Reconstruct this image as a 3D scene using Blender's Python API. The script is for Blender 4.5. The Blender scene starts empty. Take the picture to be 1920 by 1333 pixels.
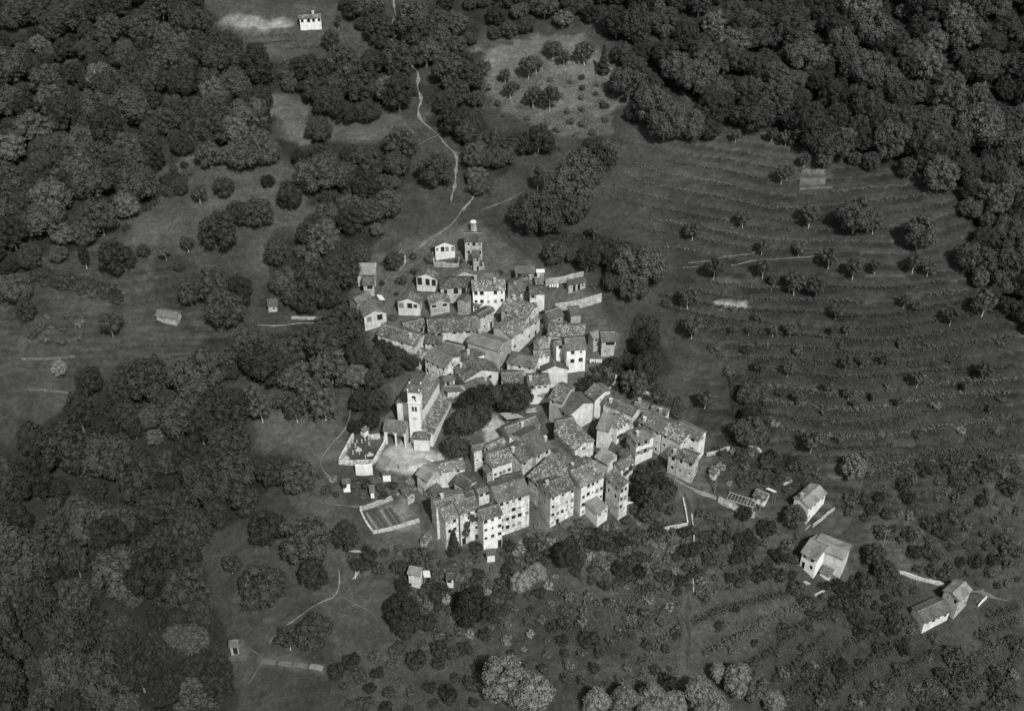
import bpy, bmesh, math, random
import numpy as np
from mathutils import Vector, Matrix

random.seed(7)
rng = np.random.default_rng(7)
SC = bpy.context.scene
COL = SC.collection

# ------------------------------------------------------------------ camera
PITCH = math.radians(38.0)
CAM = (0.0, -261.0, 204.0)
FPX = 960.0 / math.tan(math.radians(22.5))          # focal length in photo pixels (1920 wide)
cam_d = bpy.data.cameras.new('camera')
cam_d.sensor_fit = 'HORIZONTAL'
cam_d.angle = math.radians(45.0)
cam_d.clip_end = 6000.0
cam_o = bpy.data.objects.new('camera', cam_d)
COL.objects.link(cam_o)
cam_o.location = CAM
cam_o.rotation_euler = (math.pi / 2 - PITCH, 0, 0)
SC.camera = cam_o

# ------------------------------------------------------------------ light
SUN_EL = math.radians(49.0)
SUN_AZ = math.radians(157.0)                        # compass bearing of the sun, y = north
world = bpy.data.worlds.new('World')
SC.world = world
world.use_nodes = True
wn = world.node_tree
for n_ in list(wn.nodes):
    wn.nodes.remove(n_)
sky = wn.nodes.new('ShaderNodeTexSky')
sky.sky_type = 'NISHITA'
sky.sun_disc = False
sky.sun_elevation = SUN_EL
sky.sun_rotation = SUN_AZ
bw = wn.nodes.new('ShaderNodeRGBToBW')              # black-and-white film
bg = wn.nodes.new('ShaderNodeBackground')
bg.inputs['Strength'].default_value = 0.125
wo = wn.nodes.new('ShaderNodeOutputWorld')
wn.links.new(sky.outputs[0], bw.inputs[0])
wn.links.new(bw.outputs[0], bg.inputs[0])
wn.links.new(bg.outputs[0], wo.inputs[0])
sun_d = bpy.data.lights.new('sun', 'SUN')
sun_d.energy = 3.4
sun_d.angle = math.radians(1.2)
sun_d.color = (1.0, 0.995, 0.975)
sun_o = bpy.data.objects.new('sun', sun_d)
COL.objects.link(sun_o)
to_sun = Vector((math.sin(SUN_AZ) * math.cos(SUN_EL), math.cos(SUN_AZ) * math.cos(SUN_EL), math.sin(SUN_EL)))
sun_o.rotation_euler = (-to_sun).to_track_quat('-Z', 'Y').to_euler()
SC.view_settings.view_transform = 'Standard'
SC.view_settings.look = 'None'
SC.view_settings.exposure = 0.5
SC.view_settings.gamma = 1.0
SC.view_settings.use_curve_mapping = False
SC.cycles.max_bounces = 5
SC.cycles.diffuse_bounces = 3

# ------------------------------------------------------------------ terrain function
def sst(a, b, v):
    t = np.clip((v - a) / (b - a), 0, 1)
    return t * t * (3 - 2 * t)

def zbase(x, y):
    x = np.asarray(x, float); y = np.asarray(y, float)
    yu = np.clip(y - 20, 0, 180)
    z = 0.20 * y + 0.00085 * yu * yu
    z = z + 0.10 * np.clip(y - 200, 0, 400)
    z = z + 9 * np.exp(-((x - 88) / 66) ** 2 - ((y - 38) / 62) ** 2)
    z = z - 0.17 * (np.clip(x, -400, 400) - 15) * sst(-28, -75, y) * sst(0, 45, x)
    z = z - 14 * sst(-35, -115, x) * sst(35, -60, y)
    z = z - 5 * np.exp(-((x - 2) / 34) ** 2 - ((y + 72) / 17) ** 2)
    z = z - 0.05 * np.clip(x + 60, -250, 0) * sst(-20, 40, y)
    z = z + 0.9 * np.sin(x * 0.043 + 1.1) * np.sin(y * 0.051 + 0.4) + 0.45 * np.sin(x * 0.11 + y * 0.06) * np.sin(y * 0.13 - x * 0.04 + 2)
    z = z + 3.0 * np.sin(x * 0.021 + 0.7) * np.sin(y * 0.019 + 1.3) * sst(60, 120, y)
    return z

TSTEP = 1.15
def tmask(x, y):
    return sst(34, 58, x) * sst(-70, -45, y) * sst(150, 125, y) * 0.9 + \
        sst(-60, -85, x) * sst(-6, 4, y) * sst(44, 34, y) * 0.6

def zterr(x, y):
    z = zbase(x, y)
    k = np.floor(z / TSTEP); f = z / TSTEP - k
    zt = TSTEP * (k + sst(0.62, 1.0, f) * 0.88 + f * 0.12)
    m = tmask(np.asarray(x, float), np.asarray(y, float))
    fine = 0.10 * np.sin(x * 0.9 + np.sin(y * 0.7) * 2) * np.sin(y * 0.83 + np.sin(x * 0.6) * 2)
    return z + (zt - z) * m + fine

def zt1(x, y):
    return float(zterr(x, y))

# ------------------------------------------------------------------ pixel <-> place
cp, sp_ = math.cos(PITCH), math.sin(PITCH)
def ray(px, py):
    a = (px - 960.0) / FPX; b = (666.5 - py) / FPX
    return np.array([a, cp + b * sp_, -sp_ + b * cp])

def at(px, py, h=0.0):
    """the place where the line of sight through a photo pixel is h metres above the ground"""
    d = ray(px, py)
    t = np.arange(150, 900, 2.0)
    X = CAM[0] + d[0] * t; Y = CAM[1] + d[1] * t; Z = CAM[2] + d[2] * t
    g = Z - zterr(X, Y) - h
    i = int(np.argmax(g < 0)) if (g < 0).any() else len(t) - 1
    lo, hi = t[max(i - 1, 0)], t[i]
    for _ in range(18):
        m = (lo + hi) / 2
        gm = CAM[2] + d[2] * m - zt1(CAM[0] + d[0] * m, CAM[1] + d[1] * m) - h
        if gm < 0: hi = m
        else: lo = m
    m = (lo + hi) / 2
    return Vector((CAM[0] + d[0] * m, CAM[1] + d[1] * m, CAM[2] + d[2] * m))

def at_z(px, py, z):
    d = ray(px, py)
    t = (z - CAM[2]) / d[2]
    return Vector((CAM[0] + d[0] * t, CAM[1] + d[1] * t, z))

def project(x, y, z):
    X = np.asarray(x) - CAM[0]; Y = np.asarray(y) - CAM[1]; Z = np.asarray(z) - CAM[2]
    dep = Y * cp - Z * sp_
    up = Y * sp_ + Z * cp
    return 960 + FPX * X / dep, 666.5 - FPX * up / dep

def inpoly(px, py, poly):
    px = np.asarray(px, float); py = np.asarray(py, float)
    r = np.zeros(px.shape, bool)
    n = len(poly)
    for i in range(n):
        x0, y0 = poly[i]; x1, y1 = poly[(i + 1) % n]
        c = ((y0 > py) != (y1 > py))
        with np.errstate(divide='ignore', invalid='ignore'):
            xi = (x1 - x0) * (py - y0) / (y1 - y0 + 1e-12) + x0
        r ^= c & (px < xi)
    return r

CROPS = {'f': (0, 0, 1.0), '1': (640, 400, 16 / 3), '2': (860, 400, 16 / 3), '3': (680, 580, 16 / 3), '4': (900, 560, 16 / 3),
         '5': (600, 700, 16 / 3), '6': (900, 740, 16 / 3), '7': (740, 820, 16 / 3), '8': (1040, 720, 16 / 3),
         'e1': (1240, 820, 16 / 3), 'e2': (1460, 960, 4.5714), 'e3': (640, 980, 16 / 3), 'e4': (540, 0, 12.8),
         'e5': (560, 820, 7.111), 'e6': (380, 1150, 6.4), 'b1': (0, 444, 3.0), 'b3': (1280, 444, 3.0), 'a3': (1280, 0, 3.0)}
def C(c, p):
    o = CROPS[c]
    return (o[0] + p[0] / o[2], o[1] + p[1] / o[2])

# ------------------------------------------------------------------ materials
def newmat(name):
    m = bpy.data.materials.new(name)
    m.use_nodes = True
    nt = m.node_tree
    for n_ in list(nt.nodes): nt.nodes.remove(n_)
    out = nt.nodes.new('ShaderNodeOutputMaterial')
    bs = nt.nodes.new('ShaderNodeBsdfPrincipled')
    bs.inputs['Roughness'].default_value = 0.95
    bs.inputs['Specular IOR Level'].default_value = 0.12
    nt.links.new(bs.outputs[0], out.inputs[0])
    return m, nt, bs

class N:
    """small helper for node math on grey values"""
    def __init__(s, nt): s.nt = nt
    def node(s, t, **kw):
        n = s.nt.nodes.new(t)
        for k, v in kw.items(): setattr(n, k, v)
        return n
    def put(s, sock, v):
        if hasattr(v, 'links') or hasattr(v, 'is_linked'): s.nt.links.new(v, sock)
        else: sock.default_value = v
    def math(s, op, a, b=0.0, c=None):
        n = s.node('ShaderNodeMath', operation=op)
        s.put(n.inputs[0], a); s.put(n.inputs[1], b)
        if c is not None: s.put(n.inputs[2], c)
        return n.outputs[0]
    def coord(s, kind='Object', scale=(1, 1, 1)):
        n = s.node('ShaderNodeTexCoord')
        m = s.node('ShaderNodeMapping'); m.inputs['Scale'].default_value = scale
        s.nt.links.new(n.outputs[kind], m.inputs[0])
        return m.outputs[0]
    def geo(s, scale=(1, 1, 1)):
        n = s.node('ShaderNodeNewGeometry')
        m = s.node('ShaderNodeMapping'); m.inputs['Scale'].default_value = scale
        s.nt.links.new(n.outputs['Position'], m.inputs[0])
        return m.outputs[0]
    def noise(s, vec, scale, detail=3, rough=0.6):
        n = s.node('ShaderNodeTexNoise')
        n.inputs['Scale'].default_value = scale; n.inputs['Detail'].default_value = detail; n.inputs['Roughness'].default_value = rough
        s.nt.links.new(vec, n.inputs['Vector'])
        return n.outputs[0]
    def voro(s, vec, scale, rnd=1.0, feature='F1'):
        n = s.node('ShaderNodeTexVoronoi', feature=feature)
        n.inputs['Scale'].default_value = scale; n.inputs['Randomness'].default_value = rnd
        s.nt.links.new(vec, n.inputs['Vector'])
        return n
    def ramp(s, v, stops):
        n = s.node('ShaderNodeValToRGB')
        e = n.color_ramp.elements
        while len(e) < len(stops): e.new(0.5)
        for i, (p, g) in enumerate(stops):
            e[i].position = p; e[i].color = (g, g, g * 0.985, 1)
        s.nt.links.new(v, n.inputs[0])
        return n.outputs[0]
    def val(s, col):
        n = s.node('ShaderNodeRGBToBW'); s.nt.links.new(col, n.inputs[0]); return n.outputs[0]
    def grey(s, v, sock):
        n = s.node('ShaderNodeCombineColor')
        s.nt.links.new(v, n.inputs[0]); s.nt.links.new(v, n.inputs[1])
        s.nt.links.new(s.math('MULTIPLY', v, 0.985), n.inputs[2])
        s.nt.links.new(n.outputs[0], sock)
    def rnd(s):
        return s.node('ShaderNodeObjectInfo').outputs['Random']
    def bump(s, h, bs, dist=0.1, strength=0.6):
        n = s.node('ShaderNodeBump'); n.inputs['Distance'].default_value = dist; n.inputs['Strength'].default_value = strength
        s.nt.links.new(h, n.inputs['Height']); s.nt.links.new(n.outputs[0], bs.inputs['Normal'])

def m_roof(name, lo, hi, speck, amount):
    m, nt, bs = newmat(name); k = N(nt)
    v = k.coord('Object', (1, 1, 1))
    cells = k.voro(k.coord('Object', (4.2, 2.7, 2.7)), 1.0)
    cell = k.val(cells.outputs['Color'])
    big = k.noise(v, 0.35, 3, 0.65)
    rows = k.node('ShaderNodeTexWave', bands_direction='X')
    rows.inputs['Scale'].default_value = 1.15; rows.inputs['Distortion'].default_value = 1.6; rows.inputs['Detail'].default_value = 2
    nt.links.new(v, rows.inputs['Vector'])
    base = k.math('MULTIPLY_ADD', cell, hi - lo, lo)
    base = k.math('MULTIPLY', base, k.math('MULTIPLY_ADD', k.val(rows.outputs[0]), 0.45, 0.78))
    base = k.math('MULTIPLY', base, k.math('MULTIPLY_ADD', big, 0.9, 0.55))
    spk = k.voro(k.coord('Object', (3.6, 3.0, 3.0)), 1.0)
    sv = k.val(spk.outputs['Color'])
    mask = k.math('GREATER_THAN', k.math('ADD', sv, k.math('MULTIPLY', big, 0.5)), k.math('MULTIPLY_ADD', k.rnd(), 0.3, amount - 0.08))
    patch = k.val(k.voro(k.coord('Object', (0.42, 0.5, 0.5)), 1.0).outputs['Color'])
    base = k.math('MULTIPLY', base, k.math('MULTIPLY_ADD', patch, 0.6, 0.7))
    base = k.math('ADD', base, k.math('MULTIPLY', mask, k.math('MULTIPLY', sv, speck)))
    base = k.math('MULTIPLY', base, k.math('MULTIPLY_ADD', k.rnd(), 0.5, 0.75))
    k.grey(base, bs.inputs['Base Color'])
    h = k.math('ADD', k.math('MULTIPLY', cell, 0.6), k.val(rows.outputs[0]))
    k.bump(h, bs, 0.10, 0.8)
    return m

def m_wall(name, tone, stain, stone=0.0):
    m, nt, bs = newmat(name); k = N(nt)
    v = k.coord('Object')
    n1 = k.noise(v, 0.55, 4, 0.7)
    n2 = k.noise(k.coord('Object', (1.6, 1.6, 0.25)), 1.0, 3, 0.6)
    n3 = k.noise(v, 4.0, 2, 0.6)
    f = k.val(k.ramp(n1, [(0.30, 1 - stain), (0.62, 1.0)]))
    f = k.math('MULTIPLY', f, k.val(k.ramp(n2, [(0.32, 1 - stain * 0.7), (0.6, 1.0)])))
    f = k.math('MULTIPLY', f, k.math('MULTIPLY_ADD', n3, 0.3, 0.87))
    pe = k.noise(v, 1.5, 5, 0.75)
    f = k.math('MULTIPLY', f, k.val(k.ramp(pe, [(0.36, 1 - stain * 0.8), (0.44, 1.0)])))
    hgt = n3
    if stone > 0:
        vo = k.voro(k.coord('Object', (1.0, 1.0, 1.5)), 2.6)
        cv = k.val(vo.outputs['Color'])
        f = k.math('MULTIPLY', f, k.math('MULTIPLY_ADD', cv, stone, 1 - stone * 0.5))
        hgt = cv
    f = k.math('MULTIPLY', f, tone)
    f = k.math('MULTIPLY', f, k.math('MULTIPLY_ADD', k.rnd(), 0.22, 0.86))
    k.grey(f, bs.inputs['Base Color'])
    k.bump(hgt, bs, 0.06, 0.7)
    return m

def m_plain(name, tone, var=0.2, scale=3.0):
    m, nt, bs = newmat(name); k = N(nt)
    n1 = k.noise(k.coord('Object'), scale, 3, 0.6)
    k.grey(k.math('MULTIPLY', k.math('MULTIPLY_ADD', n1, var * 2, 1 - var), tone), bs.inputs['Base Color'])
    return m

def m_leaf(name, tone, var=0.85, rough=0.9):
    m, nt, bs = newmat(name); k = N(nt)
    n1 = k.noise(k.coord('Object'), 1.1, 2, 0.7)
    wn_ = k.node('ShaderNodeTexWhiteNoise'); wn_.noise_dimensions = '3D'
    q = k.node('ShaderNodeVectorMath', operation='SNAP'); q.inputs[1].default_value = (0.55, 0.55, 0.55)
    nt.links.new(k.coord('Object'), q.inputs[0]); nt.links.new(q.outputs[0], wn_.inputs[0])
    f = k.math('MULTIPLY_ADD', n1, 0.9, 0.5)
    f = k.math('MULTIPLY', f, k.math('MULTIPLY_ADD', wn_.outputs[0], 0.5, 0.75))
    f = k.math('MULTIPLY', f, k.math('MULTIPLY_ADD', k.rnd(), var, 1 - var / 2))
    k.grey(k.math('MULTIPLY', f, tone), bs.inputs['Base Color'])
    bs.inputs['Roughness'].default_value = rough
    return m

M = {}
M['roof_dark'] = m_roof('roof_tiles_dark', 0.045, 0.105, 0.13, 1.12)
M['roof_mid'] = m_roof('roof_tiles_mid', 0.05, 0.135, 0.19, 1.0)
M['roof_speckled'] = m_roof('roof_tiles_speckled', 0.055, 0.15, 0.26, 0.88)
M['roof_light'] = m_roof('roof_tiles_light', 0.13, 0.20, 0.07, 1.1)
M['roof_sheet'] = m_plain('roof_sheet_metal', 0.5, 0.25)
M['white'] = m_wall('plaster_white', 0.68, 0.22)
M['cream'] = m_wall('plaster_cream', 0.62, 0.38)
M['grey'] = m_wall('plaster_grey', 0.36, 0.35)
M['old'] = m_wall('plaster_old', 0.66, 0.62, 0.3)
M['stone'] = m_wall('rubble_stone', 0.42, 0.45, 0.7)
M['drystone'] = m_wall('drystone', 0.40, 0.35, 0.8)
M['old_stone'] = m_wall('mossy_stone', 0.17, 0.5, 0.8)
M['void'] = m_plain('dark_interior', 0.018, 0.3)
M['frame'] = m_plain('window_surround', 0.42, 0.2)
M['shutter'] = m_plain('shutter_paint', 0.16, 0.3)
M['wood'] = m_plain('weathered_wood', 0.12, 0.3)
M['palewood'] = m_plain('bleached_wood', 0.3, 0.4)
M['chimney'] = m_wall('chimney_plaster', 0.45, 0.4)
M['bark'] = m_plain('bark', 0.15, 0.3)
M['palebark'] = m_plain('pale_bark', 0.36, 0.3)
M['path'] = m_plain('trodden_earth', 0.085, 0.45, 1.2)
M['dirt'] = m_plain('dark_track', 0.036, 0.7, 0.8)  # dark tone for the sunken track
M['bedsoil'] = m_plain('garden_soil', 0.05, 0.5, 2.0)
M['palepath'] = m_plain('pale_gravel', 0.14, 0.75, 0.9)
M['gravestone'] = m_plain('marble', 0.36, 0.3)
M['cloth'] = m_plain('white_linen', 0.75, 0.1)
M['metal'] = m_plain('dark_metal', 0.06, 0.2)
M['leaf_dark'] = m_leaf('foliage_dark', 0.034)
M['leaf'] = m_leaf('foliage', 0.047)
M['leaf_light'] = m_leaf('foliage_light', 0.072)
M['leaf_pale'] = m_leaf('foliage_pale', 0.135)
M['leaf_fruit'] = m_leaf('fruit_foliage', 0.05, 0.6)
M['vine'] = m_leaf('vine_foliage', 0.062)
M['grassblade'] = m_leaf('grass_blades', 0.055, 0.3)

def m_ground():
    m, nt, bs = newmat('meadow'); k = N(nt)
    v = k.geo()
    a = k.node('ShaderNodeAttribute', attribute_name='tone')
    n1 = k.noise(v, 0.06, 4, 0.6)
    n2 = k.noise(v, 0.7, 4, 0.7)
    n3 = k.noise(v, 4.5, 3, 0.7)
    n4 = k.noise(k.geo((0.25, 1.6, 1.0)), 0.5, 3, 0.6)
    n5 = k.noise(v, 0.22, 4, 0.75)
    sp = k.voro(v, 1.3)
    f = k.math('MULTIPLY_ADD', n1, 1.5, 0.25)
    f = k.math('MULTIPLY', f, k.math('MULTIPLY_ADD', n2, 1.1, 0.45))
    f = k.math('MULTIPLY', f, k.math('MULTIPLY_ADD', n5, 1.5, 0.25))
    f = k.math('MULTIPLY', f, k.math('MULTIPLY_ADD', n3, 1.3, 0.35))
    f = k.math('MULTIPLY', f, k.math('MULTIPLY_ADD', k.val(sp.outputs['Color']), 0.4, 0.8))
    f = k.math('MULTIPLY', f, k.math('MULTIPLY_ADD', n4, 0.5, 0.75))
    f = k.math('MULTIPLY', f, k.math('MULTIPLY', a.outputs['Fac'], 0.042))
    k.grey(f, bs.inputs['Base Color'])
    k.bump(k.math('ADD', n3, n2), bs, 0.3, 0.9)
    return m
M['ground'] = m_ground()

# ------------------------------------------------------------------ mesh helpers
def link(o, parent=None):
    COL.objects.link(o)
    if parent is not None: o.parent = parent
    return o

def mesh_obj(name, verts, faces, mat, parent=None, smooth=False):
    me = bpy.data.meshes.new(name)
    me.from_pydata([tuple(v) for v in verts], [], faces)
    me.materials.append(M[mat] if isinstance(mat, str) else mat)
    if smooth:
        for p in me.polygons: p.use_smooth = True
    me.update()
    return link(bpy.data.objects.new(name, me), parent)

def tag(o, label=None, cat=None, group=None, kind=None):
    if label:
        o['label'] = label
        if len(label.split()) > 16: print('LONG', label)
    if cat: o['category'] = cat
    if group: o['group'] = group
    if kind: o['kind'] = kind
    return o

def empty(name, loc):
    o = bpy.data.objects.new(name, None)
    o.location = loc
    o.empty_display_size = 0.5
    return link(o)

class MB:
    def __init__(s): s.v = []; s.f = []
    def quad(s, a, b, c, d):
        i = len(s.v); s.v += [tuple(a), tuple(b), tuple(c), tuple(d)]; s.f.append((i, i + 1, i + 2, i + 3))
    def poly(s, pts):
        i = len(s.v); s.v += [tuple(p) for p in pts]; s.f.append(tuple(range(i, i + len(pts))))
    def box(s, x0, x1, y0, y1, z0, z1):
        i = len(s.v)
        s.v += [(x0, y0, z0), (x1, y0, z0), (x1, y1, z0), (x0, y1, z0), (x0, y0, z1), (x1, y0, z1), (x1, y1, z1), (x0, y1, z1)]
        for f in ((3, 2, 1, 0), (4, 5, 6, 7), (0, 1, 5, 4), (1, 2, 6, 5), (2, 3, 7, 6), (3, 0, 4, 7)):
            s.f.append(tuple(i + q for q in f))
    def tube(s, a, b, ra, rb, n=6, cap=True):
        a = Vector(a); b = Vector(b); d = (b - a).normalized()
        p = d.orthogonal().normalized(); q = d.cross(p)
        i = len(s.v)
        for c, r in ((a, ra), (b, rb)):
            for j in range(n):
                t = 2 * math.pi * j / n
                s.v.append(tuple(c + p * (r * math.cos(t)) + q * (r * math.sin(t))))
        for j in range(n):
            s.f.append((i + j, i + (j + 1) % n, i + n + (j + 1) % n, i + n + j))
        if cap: s.f.append(tuple(i + n + j for j in range(n)))
    def grid(s, A, B, Cc, D, nx, ny, jit=0.0, thick=0.14, seed=0):
        """slab over the quad A B C D (A-B lower edge, D-C upper edge), its top uneven by jit"""
        r = random.Random(seed)
        A, B, Cc, D = Vector(A), Vector(B), Vector(Cc), Vector(D)
        i = len(s.v)
        for v in range(ny + 1):
            for u in range(nx + 1):
                p = A.lerp(B, u / nx).lerp(D.lerp(Cc, u / nx), v / ny)
                if 0 < v < ny: p.z += r.uniform(-jit, jit) - jit * 0.6 * math.sin(math.pi * u / nx)
                elif v == 0: p.z += r.uniform(-jit, jit) * 0.7
                s.v.append(tuple(p))
        w = nx + 1
        for v in range(ny):
            for u in range(nx):
                a = i + v * w + u
                s.f.append((a, a + 1, a + w + 1, a + w))
        # skirt and underside
        rim = [i + u for u in range(nx + 1)] + [i + v * w + nx for v in range(1, ny + 1)] + \
              [i + ny * w + u for u in range(nx - 1, -1, -1)] + [i + v * w for v in range(ny - 1, 0, -1)]
        j = len(s.v)
        for q in rim:
            x, y, z = s.v[q]; s.v.append((x, y, z - thick))
        n = len(rim)
        for q in range(n):
            s.f.append((rim[(q + 1) % n], rim[q], j + q, j + (q + 1) % n))
        s.f.append(tuple(j + q for q in range(n - 1, -1, -1)))
    def build(s, name, mat, parent=None, smooth=False):
        return mesh_obj(name, s.v, s.f, mat, parent, smooth)

# shared window / shutter / door meshes, unit size, looking towards -y
def ring(o, i_, y0, y1):
    m = MB()
    m.box(-o, -i_, y0, y1, -o, o); m.box(i_, o, y0, y1, -o, o)
    m.box(-i_, i_, y0, y1, -o, -i_); m.box(-i_, i_, y0, y1, i_, o)
    return m
def me_of(m, name, mat):
    me = bpy.data.meshes.new(name); me.from_pydata(m.v, [], m.f); me.materials.append(M[mat]); me.update(); return me
WIN_ME = me_of(ring(0.60, 0.49, -0.035, 0.05), 'window', 'frame')
m_ = MB(); m_.box(-0.5, 0.5, 0.17, 0.19, -0.5, 0.5); PANE_ME = me_of(m_, 'pane', 'void')
m_ = MB(); m_.box(-0.48, -0.01, 0.0, 0.05, -0.48, 0.48); m_.box(0.01, 0.48, 0.0, 0.05, -0.48, 0.48); CLOSED_ME = me_of(m_, 'closed_shutter', 'shutter')
m_ = MB(); m_.box(-0.03, 0.03, 0.10, 0.15, -0.5, 0.5); m_.box(-0.5, -0.03, 0.10, 0.15, 0.02, 0.08); m_.box(0.03, 0.5, 0.10, 0.15, 0.02, 0.08)
BAR_ME = me_of(m_, 'glazing_bar', 'frame')
m_ = MB(); m_.box(-1.06, -0.62, -0.07, -0.01, -0.54, 0.54); SHL_ME = me_of(m_, 'shutter', 'shutter')
m_ = MB(); m_.box(0.62, 1.06, -0.07, -0.01, -0.54, 0.54); SHR_ME = me_of(m_, 'shutter', 'shutter')
def window(parent, loc, rz, w, h, shut=False, bars=False, name='window'):
    o = link(bpy.data.objects.new(name, WIN_ME), parent)
    o.location = loc; o.rotation_euler = (0, 0, rz); o.scale = (w, 1, h)
    q = (loc[0] * 7.3 + loc[2] * 3.1) % 1.0
    link(bpy.data.objects.new('pane', PANE_ME), o) if q > 0.22 else link(bpy.data.objects.new('closed_shutter', CLOSED_ME), o)
    if bars: link(bpy.data.objects.new('glazing_bar', BAR_ME), o)
    if shut:
        link(bpy.data.objects.new('shutter', SHL_ME), o); link(bpy.data.objects.new('shutter', SHR_ME), o)
    return o

def facade(mb, org, u, width, z0, z1, ops, depth=0.22):
    """wall sheet from org along u (2-d unit), with real openings (x0, x1, za, zb) and their reveals"""
    nrm = (u[1], -u[0])                                  # outward
    def P(x, z, d=0.0): return (org[0] + u[0] * x - nrm[0] * d, org[1] + u[1] * x - nrm[1] * d, z)
    xs = sorted({0.0, width} | {o[0] for o in ops} | {o[1] for o in ops})
    zs = sorted({z0, z1} | {o[2] for o in ops} | {o[3] for o in ops})
    for i in range(len(xs) - 1):
        run = None
        for j in range(len(zs) - 1):
            cx = (xs[i] + xs[i + 1]) / 2; cz = (zs[j] + zs[j + 1]) / 2
            hole = any(o[0] < cx < o[1] and o[2] < cz < o[3] for o in ops)
            if not hole:
                if run is None: run = zs[j]
            elif run is not None:
                mb.quad(P(xs[i], run), P(xs[i + 1], run), P(xs[i + 1], zs[j]), P(xs[i], zs[j])); run = None
        if run is not None:
            mb.quad(P(xs[i], run), P(xs[i + 1], run), P(xs[i + 1], zs[-1]), P(xs[i], zs[-1]))
    for (a, b, c, d) in ops:
        mb.quad(P(a, c), P(b, c), P(b, c, depth), P(a, c, depth))
        mb.quad(P(a, d, depth), P(b, d, depth), P(b, d), P(a, d))
        mb.quad(P(a, c), P(a, c, depth), P(a, d, depth), P(a, d))
        mb.quad(P(b, c, depth), P(b, c), P(b, d), P(b, d, depth))

FOOT = []   # footprints, kept clear of plants

def house(parent, org, rz, L, wn_, wf, zr, zb, pn, pf, roof='gable', wall='old', rmat='roof_mid', win=None, ends=None,
          wsize=(0.9, 1.25), shut=False, bars=False, chim=(), over=0.35, seed=0, prefix='', skip=0.15, doors=True, ground=None):
    """local frame: ridge along +x from 0 to L at y=0, near slope towards -y (half width wn_), far slope towards +y (wf).
    zr ridge height, zb wall foot, all relative to parent's origin; org = local origin seen from parent."""
    r = random.Random(seed)
    win = win or (0, 0); ends = ends or (0, 0)
    tn, tf = math.tan(pn), math.tan(pf)
    Mx = Matrix.Translation(org) @ Matrix.Rotation(rz, 4, 'Z')
    hipa = hipb = 0.0
    if roof in ('hip', 'hipa'): hipa = min(wn_, 5.0)
    if roof in ('hip', 'hipb'): hipb = min(wn_, 5.0)
    ex = 0.28
    X0, X1 = -hipa, L + hipb                               # roof extents
    x0, x1 = X0 + (over if hipa else ex), X1 - (over if hipb else ex)
    yn, yf = -(wn_ - over), (wf - over if wf > 1.0 else wf)
    zn, zf = zr - wn_ * tn, zr - wf * tf
    top_n = zn + over * tn - 0.16; top_f = (zf + over * tf - 0.16) if wf > 1.0 else zr - wf * tf - 0.16
    if hipa or hipb: top_n = top_f = min(top_n, top_f)
    wmb = MB()
    made = []
    def wins(width, cols, rows, ztop, zlow, gz):
        """openings on one wall; gz(x) is the ground height there"""
        out = []
        if cols <= 0 or rows <= 0: return out
        ww, wh = wsize
        ww = min(ww, width / cols * 0.62)
        for i in range(cols):
            xc = width * (i + 0.5) / cols + r.uniform(-0.16, 0.16) * width / cols
            for j in range(rows):
                zc = ztop - 0.45 - wh / 2 - j * 2.6 - (r.uniform(0, 0.35) if j else 0)
                g = gz(xc)
                if zc - wh / 2 < g + 0.35 or r.random() < skip: continue
                k = 1.0
                if doors and zc - wh / 2 < g + 1.5 and r.random() < 0.5:
                    out.append((xc - ww * 0.55, xc + ww * 0.55, max(g - 0.1, zlow + 0.2), zc + wh / 2, True)); continue
                k = r.choice((0.6, 0.8, 0.95, 1.0, 1.0, 1.15))
                out.append((xc - ww * k / 2, xc + ww * k / 2, zc - wh * k / 2, zc + wh * k / 2, False))
        return out
    rot = Matrix.Rotation(rz, 3, 'Z')
    camdir = Vector((CAM[0], CAM[1], 0)) - parent.matrix_basis.translation
    sides = [((x0, yn), (1, 0), x1 - x0, top_n, win), ((x1, yf), (-1, 0), x1 - x0, top_f, (0, 0)),
             ((x0, yf), (0, -1), yf - yn, min(top_n, top_f), ends), ((x1, yn), (0, 1), yf - yn, min(top_n, top_f), ends)]
    for (o2, u, wd, zt_, wspec) in sides:
        nl = Vector((u[1], -u[0], 0))
        nw = rot @ nl
        ops = []
        if nw.dot(camdir) > 0 and wspec[0]:
            def gz(x, o2=o2, u=u):
                p = Mx @ Vector((o2[0] + u[0] * x, o2[1] + u[1] * x, 0))
                q = parent.matrix_basis.translation
                return zt1(p.x + q.x, p.y + q.y) - q.z - org[2]
            ops = wins(wd, wspec[0], wspec[1], zt_, zb, gz)
        facade(wmb, o2, u, wd, zb, zt_, [o[:4] for o in ops])
        for (a, b, c, d, isdoor) in ops:
            made.append((o2[0] + u[0] * (a + b) / 2, o2[1] + u[1] * (a + b) / 2, (c + d) / 2, math.atan2(u[1], u[0]), b - a, d - c, isdoor))
    if not (hipa or hipb) or True:
        for xx, has in ((x0, hipa), (x1, hipb)):
            if has: continue
            lo = min(top_n, top_f)
            rt = zr - 0.2
            pts = [(xx, yn, lo)]
            if top_n > lo: pts.append((xx, yn, top_n))
            pts.append((xx, 0, rt))
            if yf > 0.05:
                if top_f > lo: pts.append((xx, yf, top_f))
                pts.append((xx, yf, lo))
            if yf <= 0.05: pts.append((xx, 0, lo))
            if xx == x0: pts = pts[::-1]
            wmb.poly(pts[::-1])
    w = wmb.build(prefix + 'wall', wall, parent)
    w.location = org; w.rotation_euler = (0, 0, rz)
    for (x, y, z, a, ww, wh, isdoor) in made:
        window(parent, Mx @ Vector((x, y, z)), rz + a, ww, wh, shut and not isdoor, bars and not isdoor, 'door' if isdoor else 'window')
    # roof
    rm = MB()
    nx = max(3, int((X1 - X0) / 1.1)); jit = 0.06
    ny = max(2, int(wn_ / 1.1)); ny2 = max(2, int(wf / 1.1))
    R0, R1 = (0, 0, zr), (L, 0, zr)
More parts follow.
